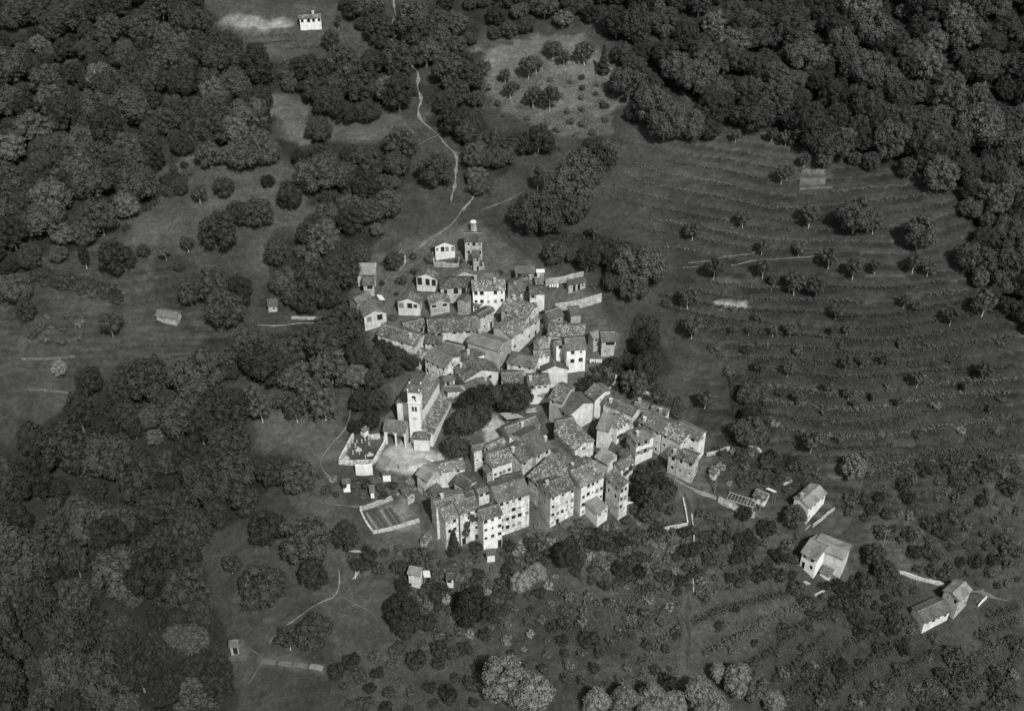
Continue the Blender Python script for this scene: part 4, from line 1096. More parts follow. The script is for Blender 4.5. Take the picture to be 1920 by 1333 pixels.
wall_line('pale garden edging above the tiny white house', W('e1', [(795, 445), (900, 395), (985, 360)]), 0.4, 'drystone', 0.35)
wall_line('short white garden edging near the two-tone roof', W('e1', [(1220, 480), (1300, 435)]), 0.45, 'drystone', 0.5)
wall_line('ruined wall in the garden below the vineyard', W('e1', [(865, 80), (930, 100), (995, 160)]), 0.6, 'drystone', 0.5, jag=0.25)
wall_line('garden wall behind the end house with a dark loft', W('e1', [(450, 190), (560, 160), (680, 120)]), 1.0, 'drystone', 0.4)
wall_line('grass grown lane wall right of the blank gable', W('4', [(1270, 945), (1345, 880), (1362, 800)]), 1.3, 'drystone', 0.45, jag=0.15)
wall_line('diagonal lane wall uphill of the back lane', W('4', [(1570, 915), (1680, 960), (1790, 1005)]), 0.8, 'drystone', 0.45)
wall_line('pale terrace wall on the far left meadow', W('b1', [(120, 690), (260, 690), (425, 678)]), 0.6, 'old_stone', 0.3)
wall_line('overgrown terrace bank wall low on the left meadow', W('b1', [(150, 858), (270, 868), (385, 880)]), 0.4, 'old_stone', 0.3, jag=0.2)
wall_line('roadside wall in bright broken stretches above the grey villa', W('e2', [(990, 505), (1080, 530), (1200, 575), (1330, 605), (1420, 630)]), 0.7, 'drystone', 0.6, jag=0.3)
wall_line('garden wall end below the white villa', W('e2', [(305, 722), (410, 670), (510, 642)]), 0.7, 'drystone', 0.35)
wall_line('white gate rails beside the grey villa', W('e2', [(1705, 815), (1740, 775), (1778, 742)]), 0.9, 'white', 0.2, name='gate_rail', cat='fence')
wall_line('wooden rail at the orchard path under the lone dark tree', W('e3', [(80, 285), (180, 292), (290, 305)]), 0.4, 'palewood', 0.2, name='rail_fence', cat='fence')
wall_line('lane wall at the village edge beside the wood path', W('b1', [(1640, 460), (1740, 464), (1850, 458)]), 0.7, 'drystone', 0.4)
wall_line('upper bleached retaining wall on the vineyard hill', W('a3', [(665, 975), (720, 978), (800, 980)]), 1.2, 'old_stone', 0.4, jag=0.5, name='retaining_wall')
wall_line('middle bleached retaining wall on the vineyard hill', W('a3', [(655, 1035), (730, 1035), (800, 1030)]), 1.6, 'old_stone', 0.5, jag=0.3, name='retaining_wall')
wall_line('lowest bleached retaining wall on the vineyard hill', W('a3', [(655, 1070), (740, 1062), (840, 1060)]), 0.4, 'old_stone', 0.4, jag=0.2, name='retaining_wall')
for i, (a, b) in enumerate((((1290, 494), (1440, 468)), ((1280, 502), (1310, 500)), ((1370, 498), (1560, 476)))):
    wall_line(['upper pale terrace edge under the fruit trees on the right hill', 'short pale terrace edge left of the fruit trees on the right hill', 'lower long pale terrace edge under the fruit trees on the right hill'][i], [a, b], 0.2, 'old_stone', 0.2)

BC('chapel', 'tiny white mortuary chapel with a dark door in the cemetery corner', '5', (354, 572), (440, 590), (498, 552), 2.3, 'FR', 'chapel', wall='white', rmat='roof_speckled', ends=(1, 1), wsize=(0.8, 1.5), skip=0)
def cross(px, s, label, r):
    p = at(*px); m = MB()
    m.box(-0.2 * s, 0.2 * s, -0.15, 0.15, -0.2, 0.2); m.box(-0.08 * s, 0.08 * s, -0.06, 0.06, 0.2, 1.5 * s)
    m.box(-0.3 * s, -0.08 * s, -0.06, 0.06, 1.0 * s, 1.15 * s); m.box(0.08 * s, 0.3 * s, -0.06, 0.06, 1.0 * s, 1.15 * s)
    o = m.build('grave_cross', 'gravestone'); o.location = p; o.rotation_euler = (r.uniform(-0.05, 0.05), r.uniform(-0.05, 0.05), r.uniform(0.1, 0.5))
    tag(o, label, 'grave', 'graves in the cemetery')
def slab(px, label, r):
    p = at(*px); m = MB()
    m.box(-0.8, 0.8, -0.35, 0.35, -0.2, 0.2); m.box(-0.7, 0.7, -0.28, 0.28, 0.2, 0.27); m.box(-0.3, 0.3, 0.36, 0.45, 0.0, 0.7)
    o = m.build('grave_slab', 'gravestone'); o.location = p; o.rotation_euler = (0, 0, 0.25)
    tag(o, label, 'grave', 'graves in the cemetery')
rr = random.Random(3)
for p in [(370, 690), (452, 668), (520, 655), (355, 735), (490, 712), (330, 805), (395, 808), (455, 850), (300, 730), (572, 655), (330, 690), (420, 690)]:
    cross(C('5', p), rr.uniform(0.6, 0.9), 'small white grave cross standing in the cemetery grass', rr)
slab(C('5', (385, 768)), 'white grave slab in the middle of the cemetery', rr)
slab(C('5', (502, 818)), 'white grave slab near the cemetery\'s right wall', rr)
slab(C('5', (262, 852)), 'white grave slab in the cemetery\'s front left corner', rr)

def pole(px, h, label):
    p = at(*px); m = MB(); m.tube((0, 0, -0.4), (0, 0, h), 0.14, 0.09, 8)
    root = empty('utility_pole', p); tag(root, label, 'pole')
    m.build('post', 'bark', root)
    k = MB(); k.box(-0.7, 0.7, -0.06, 0.06, h - 0.7, h - 0.58); k.build('crossarm', 'wood', root)
    for x in (-0.55, 0, 0.55):
        k = MB(); k.tube((x, 0, h - 0.58), (x, 0, h - 0.38), 0.06, 0.05, 6); k.build('insulator', 'gravestone', root)
pole(C('e1', (124, 500)), 7.5, 'utility pole before the free-standing stone house')
pole(C('e1', (980, 735)), 6.0, 'utility pole in front of the tiny white house')
pole(C('e1', (532, 555)), 7.0, 'utility pole by the road bend right of the stone house')
pole(C('e2', (885, 320)), 7.0, 'utility pole in the rough garden above the white villa')

def pergola(px, rz, L, Wd, label):
    p = at(*px); root = empty('pergola', p); tag(root, label, 'pergola'); root.rotation_euler = (0, 0, rz)
    for i in range(4):
        for j in (0, 1):
            x = L * i / 3 - L / 2; y = Wd * j - Wd / 2
            m = MB(); m.tube((x, y, -0.8), (x, y, 2.2), 0.08, 0.07, 6); m.build('post', 'palewood', root)
    for j in (0, 1):
        m = MB(); m.box(-L / 2 - 0.2, L / 2 + 0.2, Wd * j - Wd / 2 - 0.05, Wd * j - Wd / 2 + 0.05, 2.2, 2.3); m.build('beam', 'palewood', root)
    for i in range(9):
        x = L * i / 8 - L / 2
        m = MB(); m.box(x - 0.04, x + 0.04, -Wd / 2 - 0.2, Wd / 2 + 0.2, 2.3, 2.37); m.build('rafter', 'palewood', root)
pergola(C('e1', (790, 690)), -0.45, 6.5, 2.6, 'vine pergola of thin pale poles left of the tiny white house')

def canopy(px4, h, label, name, mat, cat, slats=9, gap=0.9):
    a = at(*px4[0], h); z = a.z
    q = [a] + [at_z(*p, z) for p in px4[1:]]
    c = sum(q, Vector()) / 4
    root = empty(name, (c.x, c.y, zt1(c.x, c.y))); tag(root, label, cat)
    o = root.location; q = [v - o for v in q]
    n = slats
    for i in range(n):
        t0, t1 = i / n, (i + gap) / n
        b = [q[0].lerp(q[1], t0), q[0].lerp(q[1], t1), q[3].lerp(q[2], t1), q[3].lerp(q[2], t0)]
        m = MB(); m.grid(b[0], b[1], b[2], b[3], 1, 1, 0, 0.05); m.build('slat', mat, root)
    for v in q:
        g = zt1(v.x + o.x, v.y + o.y) - o.z
        m = MB(); m.tube((v.x * 0.92, v.y * 0.92, g - 0.3), (v.x * 0.92, v.y * 0.92, v.z), 0.09, 0.08, 6); m.build('post', 'wood', root)
canopy([C('4', p) for p in ((270, 1207), (192, 1142), (330, 1130), (440, 1182))], 2.6, 'pale slatted canopy roof on the village square', 'slatted_canopy', 'palewood', 'canopy', 6, 0.72)
canopy([C('6', p) for p in ((1362, 1090), (1440, 1060), (1540, 1072), (1455, 1105))], 3.2, 'white porch roof on posts at the right end of the front row', 'porch', 'roof_sheet', 'porch', 5)
canopy([C('e3', p) for p in ((825, 545), (812, 475), (882, 475), (894, 543))], 2.6, 'corrugated white awning beside the pale orchard hut', 'awning', 'roof_sheet', 'awning', 6)
canopy([C('e1', p) for p in ((1130, 548), (1040, 508), (1070, 500), (1158, 540))], 4.2, 'pale metal awning at the back of the tiny white house', 'awning', 'roof_sheet', 'awning', 4)
canopy([C('e2', p) for p in ((232, 630), (135, 592), (185, 562), (278, 612))], 0.9, 'pale wooden cold frame below the white villa', 'cold_frame', 'palewood', 'cold frame', 6)
canopy([C('1', p) for p in ((385, 868), (350, 812), (402, 815), (440, 868))], 4.2, 'bleached sheet roof over an open lean-to at the hamlet', 'lean_to', 'roof_sheet', 'lean-to', 4)

def laundry(a, b, label, n):
    p, q = at(*a), at(*b)
    root = empty('washing_line', p); tag(root, label, 'washing line')
    d = q - p
    for e in (Vector((0, 0, 0)), d):
        m = MB(); m.tube((e.x, e.y, e.z - 0.2), (e.x, e.y, e.z + 2.0), 0.06, 0.05, 6); m.build('post', 'wood', root)
    r = random.Random(n)
    for i in range(n):
        t0 = (i + 0.1) / n; t1 = (i + 0.1 + r.uniform(0.5, 0.8)) / n
        u, v = d * t0, d * t1; hh = r.uniform(0.7, 1.4)
        m = MB(); k = 6; o2 = Vector((-d.y, d.x, 0)).normalized()
        for s_ in range(k):
            A, B = u.lerp(v, s_ / k), u.lerp(v, (s_ + 1) / k)
            wa, wb = o2 * 0.06 * math.sin(s_ * 1.7), o2 * 0.06 * math.sin((s_ + 1) * 1.7)
            m.quad(A + wa + Vector((0, 0, 1.9 - hh)), B + wb + Vector((0, 0, 1.9 - hh)), B + Vector((0, 0, 1.9)), A + Vector((0, 0, 1.9)))
        m.build('sheet', 'cloth', root)
laundry(C('2', (905, 775)), C('2', (1000, 760)), 'white washing hung out in the walled garden', 4)
laundry(C('4', (1095, 660)), C('4', (1222, 662)), 'row of white washing right of the bright white house', 6)

def shaft(px, label):
    p = at(*px); root = empty('stone_shaft', p); tag(root, label, 'tower')
    m = MB(); m.tube((0, 0, -0.8), (0, 0, 2.6), 1.15, 0.8, 10); m.build('shaft_wall', 'stone', root)
    k = MB()
    for a in range(4):
        t = a * math.pi / 2 + 0.4; k.tube((0.55 * math.cos(t), 0.55 * math.sin(t), 2.6), (0.55 * math.cos(t), 0.55 * math.sin(t), 3.1), 0.12, 0.12, 5)
    k.build('cap_support', 'stone', root)
    k = MB(); k.tube((0, 0, 3.1), (0, 0, 3.28), 0.95, 0.9, 10); k.build('cap_slab', 'white', root)
shaft(C('1', (1322, 178)), 'round stone kiln shaft with a pale cap slab above the tall narrow house')

def boards(px, rz, n, L, label):
    p = at(*px); root = empty('timber_pile', p); tag(root, label, 'timber pile'); r = random.Random(n)
    for i in range(n):
        m = MB(); m.box(-L / 2, L / 2, -0.12, 0.12, 0, 0.07); o = m.build('board', 'palewood', root)
        o.location = (r.uniform(-0.4, 0.4), r.uniform(-0.7, 0.7), 0.12 + 0.08 * i); o.rotation_euler = (0.0, r.uniform(-0.05, 0.05), rz + r.uniform(-0.3, 0.3))
boards(C('4', (515, 1130)), 0.4, 7, 2.4, 'loose pile of pale boards on the village square')
boards(C('e3', (158, 505)), 1.35, 4, 3.0, 'pale planks lying on the orchard slope')
boards(C('1', (180, 690)), 0.2, 5, 1.3, 'pale boards leaning by the small stone barn')

# kitchen garden beds: low ridges of soil side by side
def bed(c, a, b, wd, label, group, mat='bedsoil'):
    p, q = at(*C(c, a)).to_2d(), at(*C(c, b)).to_2d(); pts = densify([p, q], 0.8); t = (q - p).normalized(); n = Vector((-t.y, t.x)); m = MB(); prev = None; r = random.Random(int(a[0] + b[1]))
    for s in pts:
        k = len(m.v)
        for e, h in ((-0.5, -0.1), (-0.25, 0.22), (0.25, 0.22), (0.5, -0.1)):
            v = s + n * (e * wd); m.v.append((v.x, v.y, zt1(v.x, v.y) + h + r.uniform(-0.04, 0.06)))
        if prev is not None:
            for i in range(3): m.f.append((prev + i, prev + i + 1, k + i + 1, k + i))
        prev = k
    tag(m.build('garden_bed', mat), label, 'garden bed', group)
for i in range(7):
    x = 900 + i * 62
    bed('e5', (x, 1010 - i * 14), (x + 150, 1225 - i * 14), 0.75, '%s bed from the left in the kitchen garden' % ['first', 'second', 'third', 'fourth', 'fifth', 'sixth', 'seventh'][i], 'kitchen garden beds', 'bedsoil' if i % 3 else 'palepath')
for i in range(4):
    bed('e6', (720 + i * 190, 560 + i * 22), (880 + i * 190, 585 + i * 25), 1.6, '%s plot from the left beside the broken wooden hut' % ['first', 'second', 'third', 'fourth'][i], 'plots by the wooden hut', 'path' if i < 3 else 'palepath')
for i in range(5):
    bed('b1', (730 + i * 18, 690 + i * 28), (1060 + i * 8, 655 + i * 26), 0.8, '%s furrow uphill on the left field below the barn' % ['fifth', 'fourth', 'third', 'second', 'lowest'][i], 'furrows on the left field', 'bedsoil')
# ------------------------------------------------------------------ plants
def leaf_mesh(name, pts, nrm, size, mat, cores=(), r=None):
    """leaf-clump faces at pts facing nrm, plus rough inner cores that stop the light"""
    n = len(pts)
    r = r or rng
    up = r.normal(size=(n, 3))
    t = np.cross(nrm, up); t /= np.linalg.norm(t, axis=1, keepdims=True) + 1e-9
    b = np.cross(nrm, t); b /= np.linalg.norm(b, axis=1, keepdims=True) + 1e-9
    s = size * r.uniform(0.6, 1.25, (n, 1))
    asp = r.uniform(0.55, 0.95, (n, 1))
    v = np.stack([pts - t * s, pts - b * s * asp, pts + t * s, pts + b * s * asp], 1).reshape(-1, 3)
    f = np.arange(n * 4).reshape(-1, 4)
    V = [v]; nq = n; F = [f]
    off = n * 4
    for (c, rad) in cores:
        k, j = 8, 5
        th = np.linspace(0, 2 * np.pi, k, endpoint=False); ph = np.linspace(-1.45, 1.45, j)
        P = np.stack([np.cos(ph)[:, None] * np.cos(th), np.cos(ph)[:, None] * np.sin(th), np.sin(ph)[:, None] * np.ones(k)], -1)
        P = P * rad * r.uniform(0.85, 1.1, (j, k, 1)) + np.array(c)
        V.append(P.reshape(-1, 3))
        q = [[off + a * k + i, off + a * k + (i + 1) % k, off + (a + 1) * k + (i + 1) % k, off + (a + 1) * k + i] for a in range(j - 1) for i in range(k)]
        F.append(np.array(q)); off += j * k
    V = np.concatenate(V); F = np.concatenate(F)
    me = bpy.data.meshes.new(name)
    me.vertices.add(len(V)); me.vertices.foreach_set('co', V.ravel().astype(np.float32))
    me.loops.add(len(F) * 4); me.loops.foreach_set('vertex_index', F.ravel().astype(np.int32))
    me.polygons.add(len(F)); me.polygons.foreach_set('loop_start', np.arange(0, len(F) * 4, 4, dtype=np.int32))
    me.polygons.foreach_set('loop_total', np.full(len(F), 4, dtype=np.int32))
    me.materials.append(M[mat]); me.update()
    return me

def blob_points(blobs, per, spread=0.55, r=None):
    r = r or rng
    P, Nn = [], []
    C_ = np.array([b[0] for b in blobs]); R_ = np.array([b[1] for b in blobs])
    for i, (c, rad) in enumerate(blobs):
        k = int(per * rad * rad)
        d = r.normal(size=(k, 3)); d /= np.linalg.norm(d, axis=1, keepdims=True)
        d = d[d[:, 2] > -0.75]
        p = np.array(c) + d * rad * r.uniform(0.78, 1.16, (len(d), 1))
        inside = np.zeros(len(p), bool)
        for j in range(len(blobs)):
            if j != i: inside |= np.linalg.norm(p - C_[j], axis=1) < R_[j] * 0.78
        p, d = p[~inside], d[~inside]
        n = d + r.normal(size=d.shape) * spread
        P.append(p); Nn.append(n / np.linalg.norm(n, axis=1, keepdims=True))
    return np.concatenate(P), np.concatenate(Nn)

def dome(r, R, H, zc, nb, br, bias=0.0):
    out = [((0, 0, zc), min(R, H) * 0.62)]
    for i in range(nb):
        a = i * 2.39996 + r.uniform(0, 0.5); e = math.asin(min(1, max(-0.68, (i + 0.5) / nb * 1.62 - 0.66)))
        k = r.uniform(0.72, 0.95)
        out.append(((R * k * math.cos(e) * math.cos(a), R * k * math.cos(e) * math.sin(a), zc + H * k * math.sin(e)), br * r.choice((0.6, 0.75, 0.9, 1.05, 1.3, 1.6)) * r.uniform(0.9, 1.1)))
    return out

def trunk_mesh(h, r0, limbs, spread, mat, seed, zc):
    r = random.Random(seed); m = MB()
    x = y = 0; z = -0.6; rad = r0; top = h
    pts = [(0, 0, -0.6)]
    for i in range(1, 4):
        pts.append((pts[-1][0] + r.uniform(-0.12, 0.12), pts[-1][1] + r.uniform(-0.12, 0.12), -0.6 + (top + 0.6) * i / 3))
    for i in range(3): m.tube(pts[i], pts[i + 1], r0 * (1 - 0.22 * i), r0 * (1 - 0.22 * (i + 1)), 7, i == 2)
    for i in range(limbs):
        a = i * 2 * math.pi / limbs + r.uniform(-0.4, 0.4); s = pts[2] if i % 2 else pts[3]
        e = (spread * math.cos(a) * r.uniform(0.6, 1), spread * math.sin(a) * r.uniform(0.6, 1), zc + r.uniform(-0.3, 0.8))
        mid = ((s[0] + e[0]) / 2, (s[1] + e[1]) / 2, (s[2] + e[2]) / 2 + 0.3)
        m.tube(s, mid, r0 * 0.5, r0 * 0.34, 5, False); m.tube(mid, e, r0 * 0.34, r0 * 0.12, 5)
    me = bpy.data.meshes.new('trunk'); me.from_pydata(m.v, [], m.f); me.materials.append(M[mat]); me.update()
    return me

TREES = {}
def variant(kind, R, H, zc, nb, br, per, size, mat, th, tr, limbs, bark='bark', n=1, spread=0.55):
    for q in range(n):
        s = len(TREES) * 17 + q * 5 + 3
        r = random.Random(s); g = np.random.default_rng(s)
        k = r.uniform(0.92, 1.08)
        b = dome(r, R * k, H / k, zc, nb, br)
        P, Nn = blob_points(b, per, spread, g)
        cm = leaf_mesh('crown', P, Nn, size, mat, [(c, rad * 0.68) for c, rad in b], g)
        tm = trunk_mesh(th, tr, limbs, R * 0.6, bark, s, zc)
        TREES.setdefault(kind, []).append((cm, tm, zc))
variant('broadleaf_tree', 4.4, 4.0, 4.9, 40, 1.0, 120, 0.24, 'leaf', 3.6, 0.34, 5, n=5, spread=0.6)
variant('chestnut_tree', 4.8, 3.8, 4.6, 36, 1.2, 105, 0.26, 'leaf', 3.4, 0.38, 5, n=4, spread=0.6)
variant('oak_tree', 3.6, 4.4, 5.1, 34, 0.95, 125, 0.23, 'leaf_dark', 3.4, 0.3, 5, n=4, spread=0.6)
variant('lime_tree', 3.9, 4.0, 4.8, 36, 0.95, 115, 0.24, 'leaf_light', 3.2, 0.3, 5, n=3, spread=0.6)
variant('square_tree', 3.3, 3.0, 4.6, 30, 1.05, 150, 0.24, 'leaf_dark', 2.6, 0.25, 5, n=2)
variant('fruit_tree', 1.75, 1.6, 3.3, 17, 0.66, 95, 0.19, 'leaf_fruit', 2.2, 0.12, 4, 'palebark', n=5, spread=0.8)
variant('willow_tree', 3.4, 4.2, 4.8, 24, 1.15, 140, 0.23, 'leaf_pale', 3.0, 0.3, 5, n=3)
def conifer(kind, h, R, mat, n):
    for q in range(n):
        g = np.random.default_rng(900 + q + len(TREES)); P, Nn = [], []
        for i in range(1500):
            t = g.uniform(0.0, 1) ** 1.3; a = g.uniform(0, 2 * np.pi); rad = R * (1 - t) * (0.72 + 0.3 * np.sin(t * 34 + a)) + 0.12
            P.append((rad * math.cos(a), rad * math.sin(a), 1.0 + t * (h - 1.0))); Nn.append((math.cos(a), math.sin(a), 0.6))
        P = np.array(P); Nn = np.array(Nn) + g.normal(size=P.shape) * 0.5; Nn /= np.linalg.norm(Nn, axis=1, keepdims=True)
        cores = [((0, 0, 1.2 + h * t), R * (1 - t) * 0.62) for t in (0.08, 0.25, 0.42, 0.6, 0.75)]
        TREES.setdefault(kind, []).append((leaf_mesh('crown', P, Nn, 0.26, mat, cores, g), trunk_mesh(h * 0.6, 0.18, 0, 0, 'palebark', q, 2), h * 0.5))
conifer('conifer', 8.5, 1.7, 'leaf_dark', 1)
variant('slender_tree', 1.5, 4.2, 6.6, 16, 0.8, 70, 0.24, 'leaf_dark', 5.0, 0.16, 3, 'palebark', n=2, spread=0.8)
BUSH = {}
def bushes(kind, R, H, nb, br, per, size, mat, n, spread=0.8):
    for q in range(n):
        s = 300 + len(BUSH) * 11 + q; r = random.Random(s); g = np.random.default_rng(s)
        b = [((0, 0, H * 0.35), R * 0.6)] + [((R * 0.75 * math.cos(a) * r.uniform(0.4, 1), R * 0.75 * math.sin(a) * r.uniform(0.4, 1), H * r.uniform(0.2, 0.75)), br * r.uniform(0.7, 1.3)) for a in [i * 2.4 for i in range(nb)]]
        P, Nn = blob_points(b, per, spread, g)
        BUSH.setdefault(kind, []).append(leaf_mesh(kind, P, Nn, size, mat, [(c, rad * 0.7) for c, rad in b], g))
bushes('bush', 1.25, 1.5, 8, 0.62, 110, 0.19, 'leaf', 4)
bushes('shrub', 1.1, 1.7, 8, 0.55, 110, 0.2, 'leaf_light', 3)
bushes('thicket', 2.0, 1.6, 12, 0.75, 85, 0.22, 'leaf_dark', 3)
bushes('pale_shrub', 1.0, 1.4, 7, 0.55, 110, 0.17, 'leaf_pale', 2)

TPOS = []          # where trees stand already
CNT = {}
def clear(x, y, d=1.6):
    for f in FOOT:
        cx = sum(p[0] for p in f) / 4; cy = sum(p[1] for p in f) / 4
        if abs(x - cx) > 16 or abs(y - cy) > 16: continue
        # inside, or nearer than d to an edge
        s = [(f[(i + 1) % 4][0] - f[i][0]) * (y - f[i][1]) - (f[(i + 1) % 4][1] - f[i][1]) * (x - f[i][0]) for i in range(4)]
        if all(v >= 0 for v in s) or all(v <= 0 for v in s): return False
        for i in range(4):
            a = Vector(f[i]); b = Vector(f[(i + 1) % 4]); p = Vector((x, y)); ab = b - a
            t = max(0, min(1, (p - a).dot(ab) / max(ab.length_squared, 1e-6)))
            if (p - a - ab * t).length < d: return False
    return True

def tree(kind, x, y, s, label, group=None, zs=1.0, cat='tree', r=random):
    v = TREES[kind]; cm, tm, zc = v[r.randrange(len(v))]
    root = empty(kind, (x, y, zt1(x, y))); root.rotation_euler = (0, 0, r.uniform(0, 6.28)); root.scale = (s, s, s * zs)
    tag(root, label, cat, group)
    link(bpy.data.objects.new('trunk', tm), root); link(bpy.data.objects.new('crown', cm), root)
    TPOS.append((x, y, s)); CNT[kind] = CNT.get(kind, 0) + 1
    return root
def bush(kind, x, y, s, label, group=None, zs=1.0, r=random):
    v = BUSH[kind]; o = link(bpy.data.objects.new(kind, v[r.randrange(len(v))]))
    o.location = (x, y, zt1(x, y) - 0.15); o.rotation_euler = (0, 0, r.uniform(0, 6.28)); o.scale = (s, s * r.uniform(0.85, 1.15), s * zs)
    tag(o, label, 'bush', group); CNT[kind] = CNT.get(kind, 0) + 1
    return o

# single trees, placed one by one (photo pixel of the crown's middle, size)
r4 = random.Random(11)
ZC = {'broadleaf_tree': 4.9, 'chestnut_tree': 4.6, 'oak_tree': 5.1, 'lime_tree': 4.8, 'square_tree': 4.6, 'fruit_tree': 3.3, 'willow_tree': 4.8, 'conifer': 4.0, 'slender_tree': 6.0}
def single(kind, px, py, s, label, group=None, zs=1.0):
    p = at(px, py, ZC[kind] * s * zs)
    return tree(kind, p.x, p.y, s, label, group, zs, r=r4)
single('oak_tree', 420, 350, 0.78, 'round dark tree standing alone on the upper left meadow', zs=0.8)
single('oak_tree', 502, 340, 0.5, 'small dark round tree uphill of the tall meadow tree', zs=0.75)
single('oak_tree', 543, 368, 0.95, 'tall dense dark tree with a heavy shadow on the left meadow')
single('broadleaf_tree', 412, 432, 1.2, 'largest tree of the clump in the middle of the left meadow')
single('broadleaf_tree', 485, 398, 0.95, 'right hand tree of the clump on the left meadow')
single('broadleaf_tree', 446, 400, 0.8, 'back tree of the clump on the left meadow')
single('broadleaf_tree', 392, 290, 0.9, 'broad tree at the top of the left meadow below the wood')
single('oak_tree', 340, 352, 0.55, 'thin small tree left of the round meadow tree', zs=0.8)
single('fruit_tree', 372, 362, 1.1, 'wispy young tree near the round meadow tree')
single('broadleaf_tree', 215, 482, 1.05, 'big layered tree above the hedge on the left')
single('slender_tree', 157, 480, 0.75, 'dark pointed tree left of the big layered tree')
single('oak_tree', 268, 470, 0.5, 'small bushy tree right of the big layered tree', zs=0.8)
single('oak_tree', 336, 499, 0.42, 'ball shaped young tree above the field barn', zs=0.75)
single('fruit_tree', 308, 472, 0.9, 'tiny young tree uphill of the ball shaped tree')
single('fruit_tree', 350, 455, 1.0, 'young tree below the meadow clump')
single('oak_tree', 355, 545, 0.9, 'left tree of the dark group by the field barn')
single('broadleaf_tree', 400, 535, 1.15, 'tallest tree of the dark group by the field barn')
single('broadleaf_tree', 420, 580, 1.15, 'front tree of the dark group by the field barn')
single('oak_tree', 448, 545, 0.95, 'right tree of the dark group by the field barn')
single('oak_tree', 47, 580, 0.7, 'dark tree at the far left field edge')
single('fruit_tree', 207, 607, 1.4, 'spreading fruit tree left of the field barn')
single('willow_tree', 110, 690, 0.5, 'single pale round tree on the lower left field')
single('oak_tree', 167, 712, 0.9, 'dark bushy tree below the pale round tree')
single('fruit_tree', 229, 698, 1.3, 'young tree with a thin trunk on the lower left field')
single('broadleaf_tree', 415, 770, 1.45, 'giant crowned tree at the left of the walled meadow')
single('broadleaf_tree', 430, 830, 1.2, 'broad tree right below the giant crowned tree')
for i, (x, y, s) in enumerate(sorted(((488, 765, 1.5), (555, 765, 1.45), (533, 750, 1.3), (607, 757, 1.7), (580, 732, 1.4), (470, 735, 1.3)))):
    single('fruit_tree', x, y, s, ['first', 'second', 'third', 'fourth', 'fifth', 'sixth'][i] + ' orchard tree from the left on the meadow beside the church', 'orchard trees left of the church')
single('broadleaf_tree', 500, 990, 0.95, 'left one of two big trees meeting below the kitchen gardens')
single('broadleaf_tree', 572, 1010, 1.25, 'right one of two big trees meeting below the kitchen gardens')
single('oak_tree', 586, 1075, 0.85, 'tapering tree hanging below the two big trees')
single('broadleaf_tree', 492, 1100, 1.15, 'round tree with a heavy shadow on the lower left meadow')
single('oak_tree', 648, 1005, 0.8, 'lone dark tree left of the front row with a pale trunk')
single('oak_tree', 590, 1185, 1.05, 'spreading dark tree beside the curved footpath', zs=0.85)
single('fruit_tree', 540, 1195, 1.3, 'small tree left of the tree at the curved footpath')
single('fruit_tree', 433, 1055, 1.1, 'small tree on the meadow near the wood corner')
for i, (x, y, s) in enumerate(((886, 752, 0.95), (915, 742, 0.85), (868, 792, 1.0), (966, 745, 1.05), (940, 742, 0.85), (893, 782, 0.9), (856, 840, 0.85))):
    single('square_tree', x, y, s, 'dense dark tree on the village square, ' + ['behind the church aisle\'s end', 'top middle of the clump', 'beside the aisle wall', 'nearest the white shuttered house', 'between clump and shuttered house', 'centre of the clump', 'lowest, before the chapel'][i], 'trees on the village square')
q_ = at(852, 1041); tree('conifer', q_.x, q_.y, 1.0, 'dark pointed conifer against the vine clad front row house', r=r4)
single('conifer', 1132, 115, 1.2, 'tall thin conifer with a pale trunk on the upper clearing')
single('slender_tree', 1008, 335, 0.8, 'slim tall tree with a bare pale trunk below the upper clearing')
single('slender_tree', 1098, 355, 0.75, 'slim tree with a pale trunk at the vineyard hill\'s left edge')
single('broadleaf_tree', 815, 318, 1.1, 'big round tree beside the pale winding track')
single('broadleaf_tree', 1010, 262, 1.0, 'dark tree with a pale foot between the two clearings')
for i, (x, y, s) in enumerate(((1037, 90, 1.5), (1057, 107, 1.3), (1097, 95, 2.0), (990, 122, 1.9), (1005, 120, 1.4), (907, 125, 1.5), (947, 140, 1.2), (957, 165, 1.4), (1000, 178, 1.7), (1030, 180, 2.0))):
    single('fruit_tree', x, y, s * 0.8, ['thin tree at the clearing\'s top', 'thin tree right of the clearing\'s top', 'rounder tree left of the tall conifer', 'larger thin tree in mid clearing', 'companion of the mid clearing tree', 'thin tree at the clearing\'s left edge', 'small tree left in the clearing', 'small tree low left in the clearing', 'bushy tree low in the clearing', 'dark bushy tree at the clearing\'s foot'][i], 'thin trees on the upper clearing')
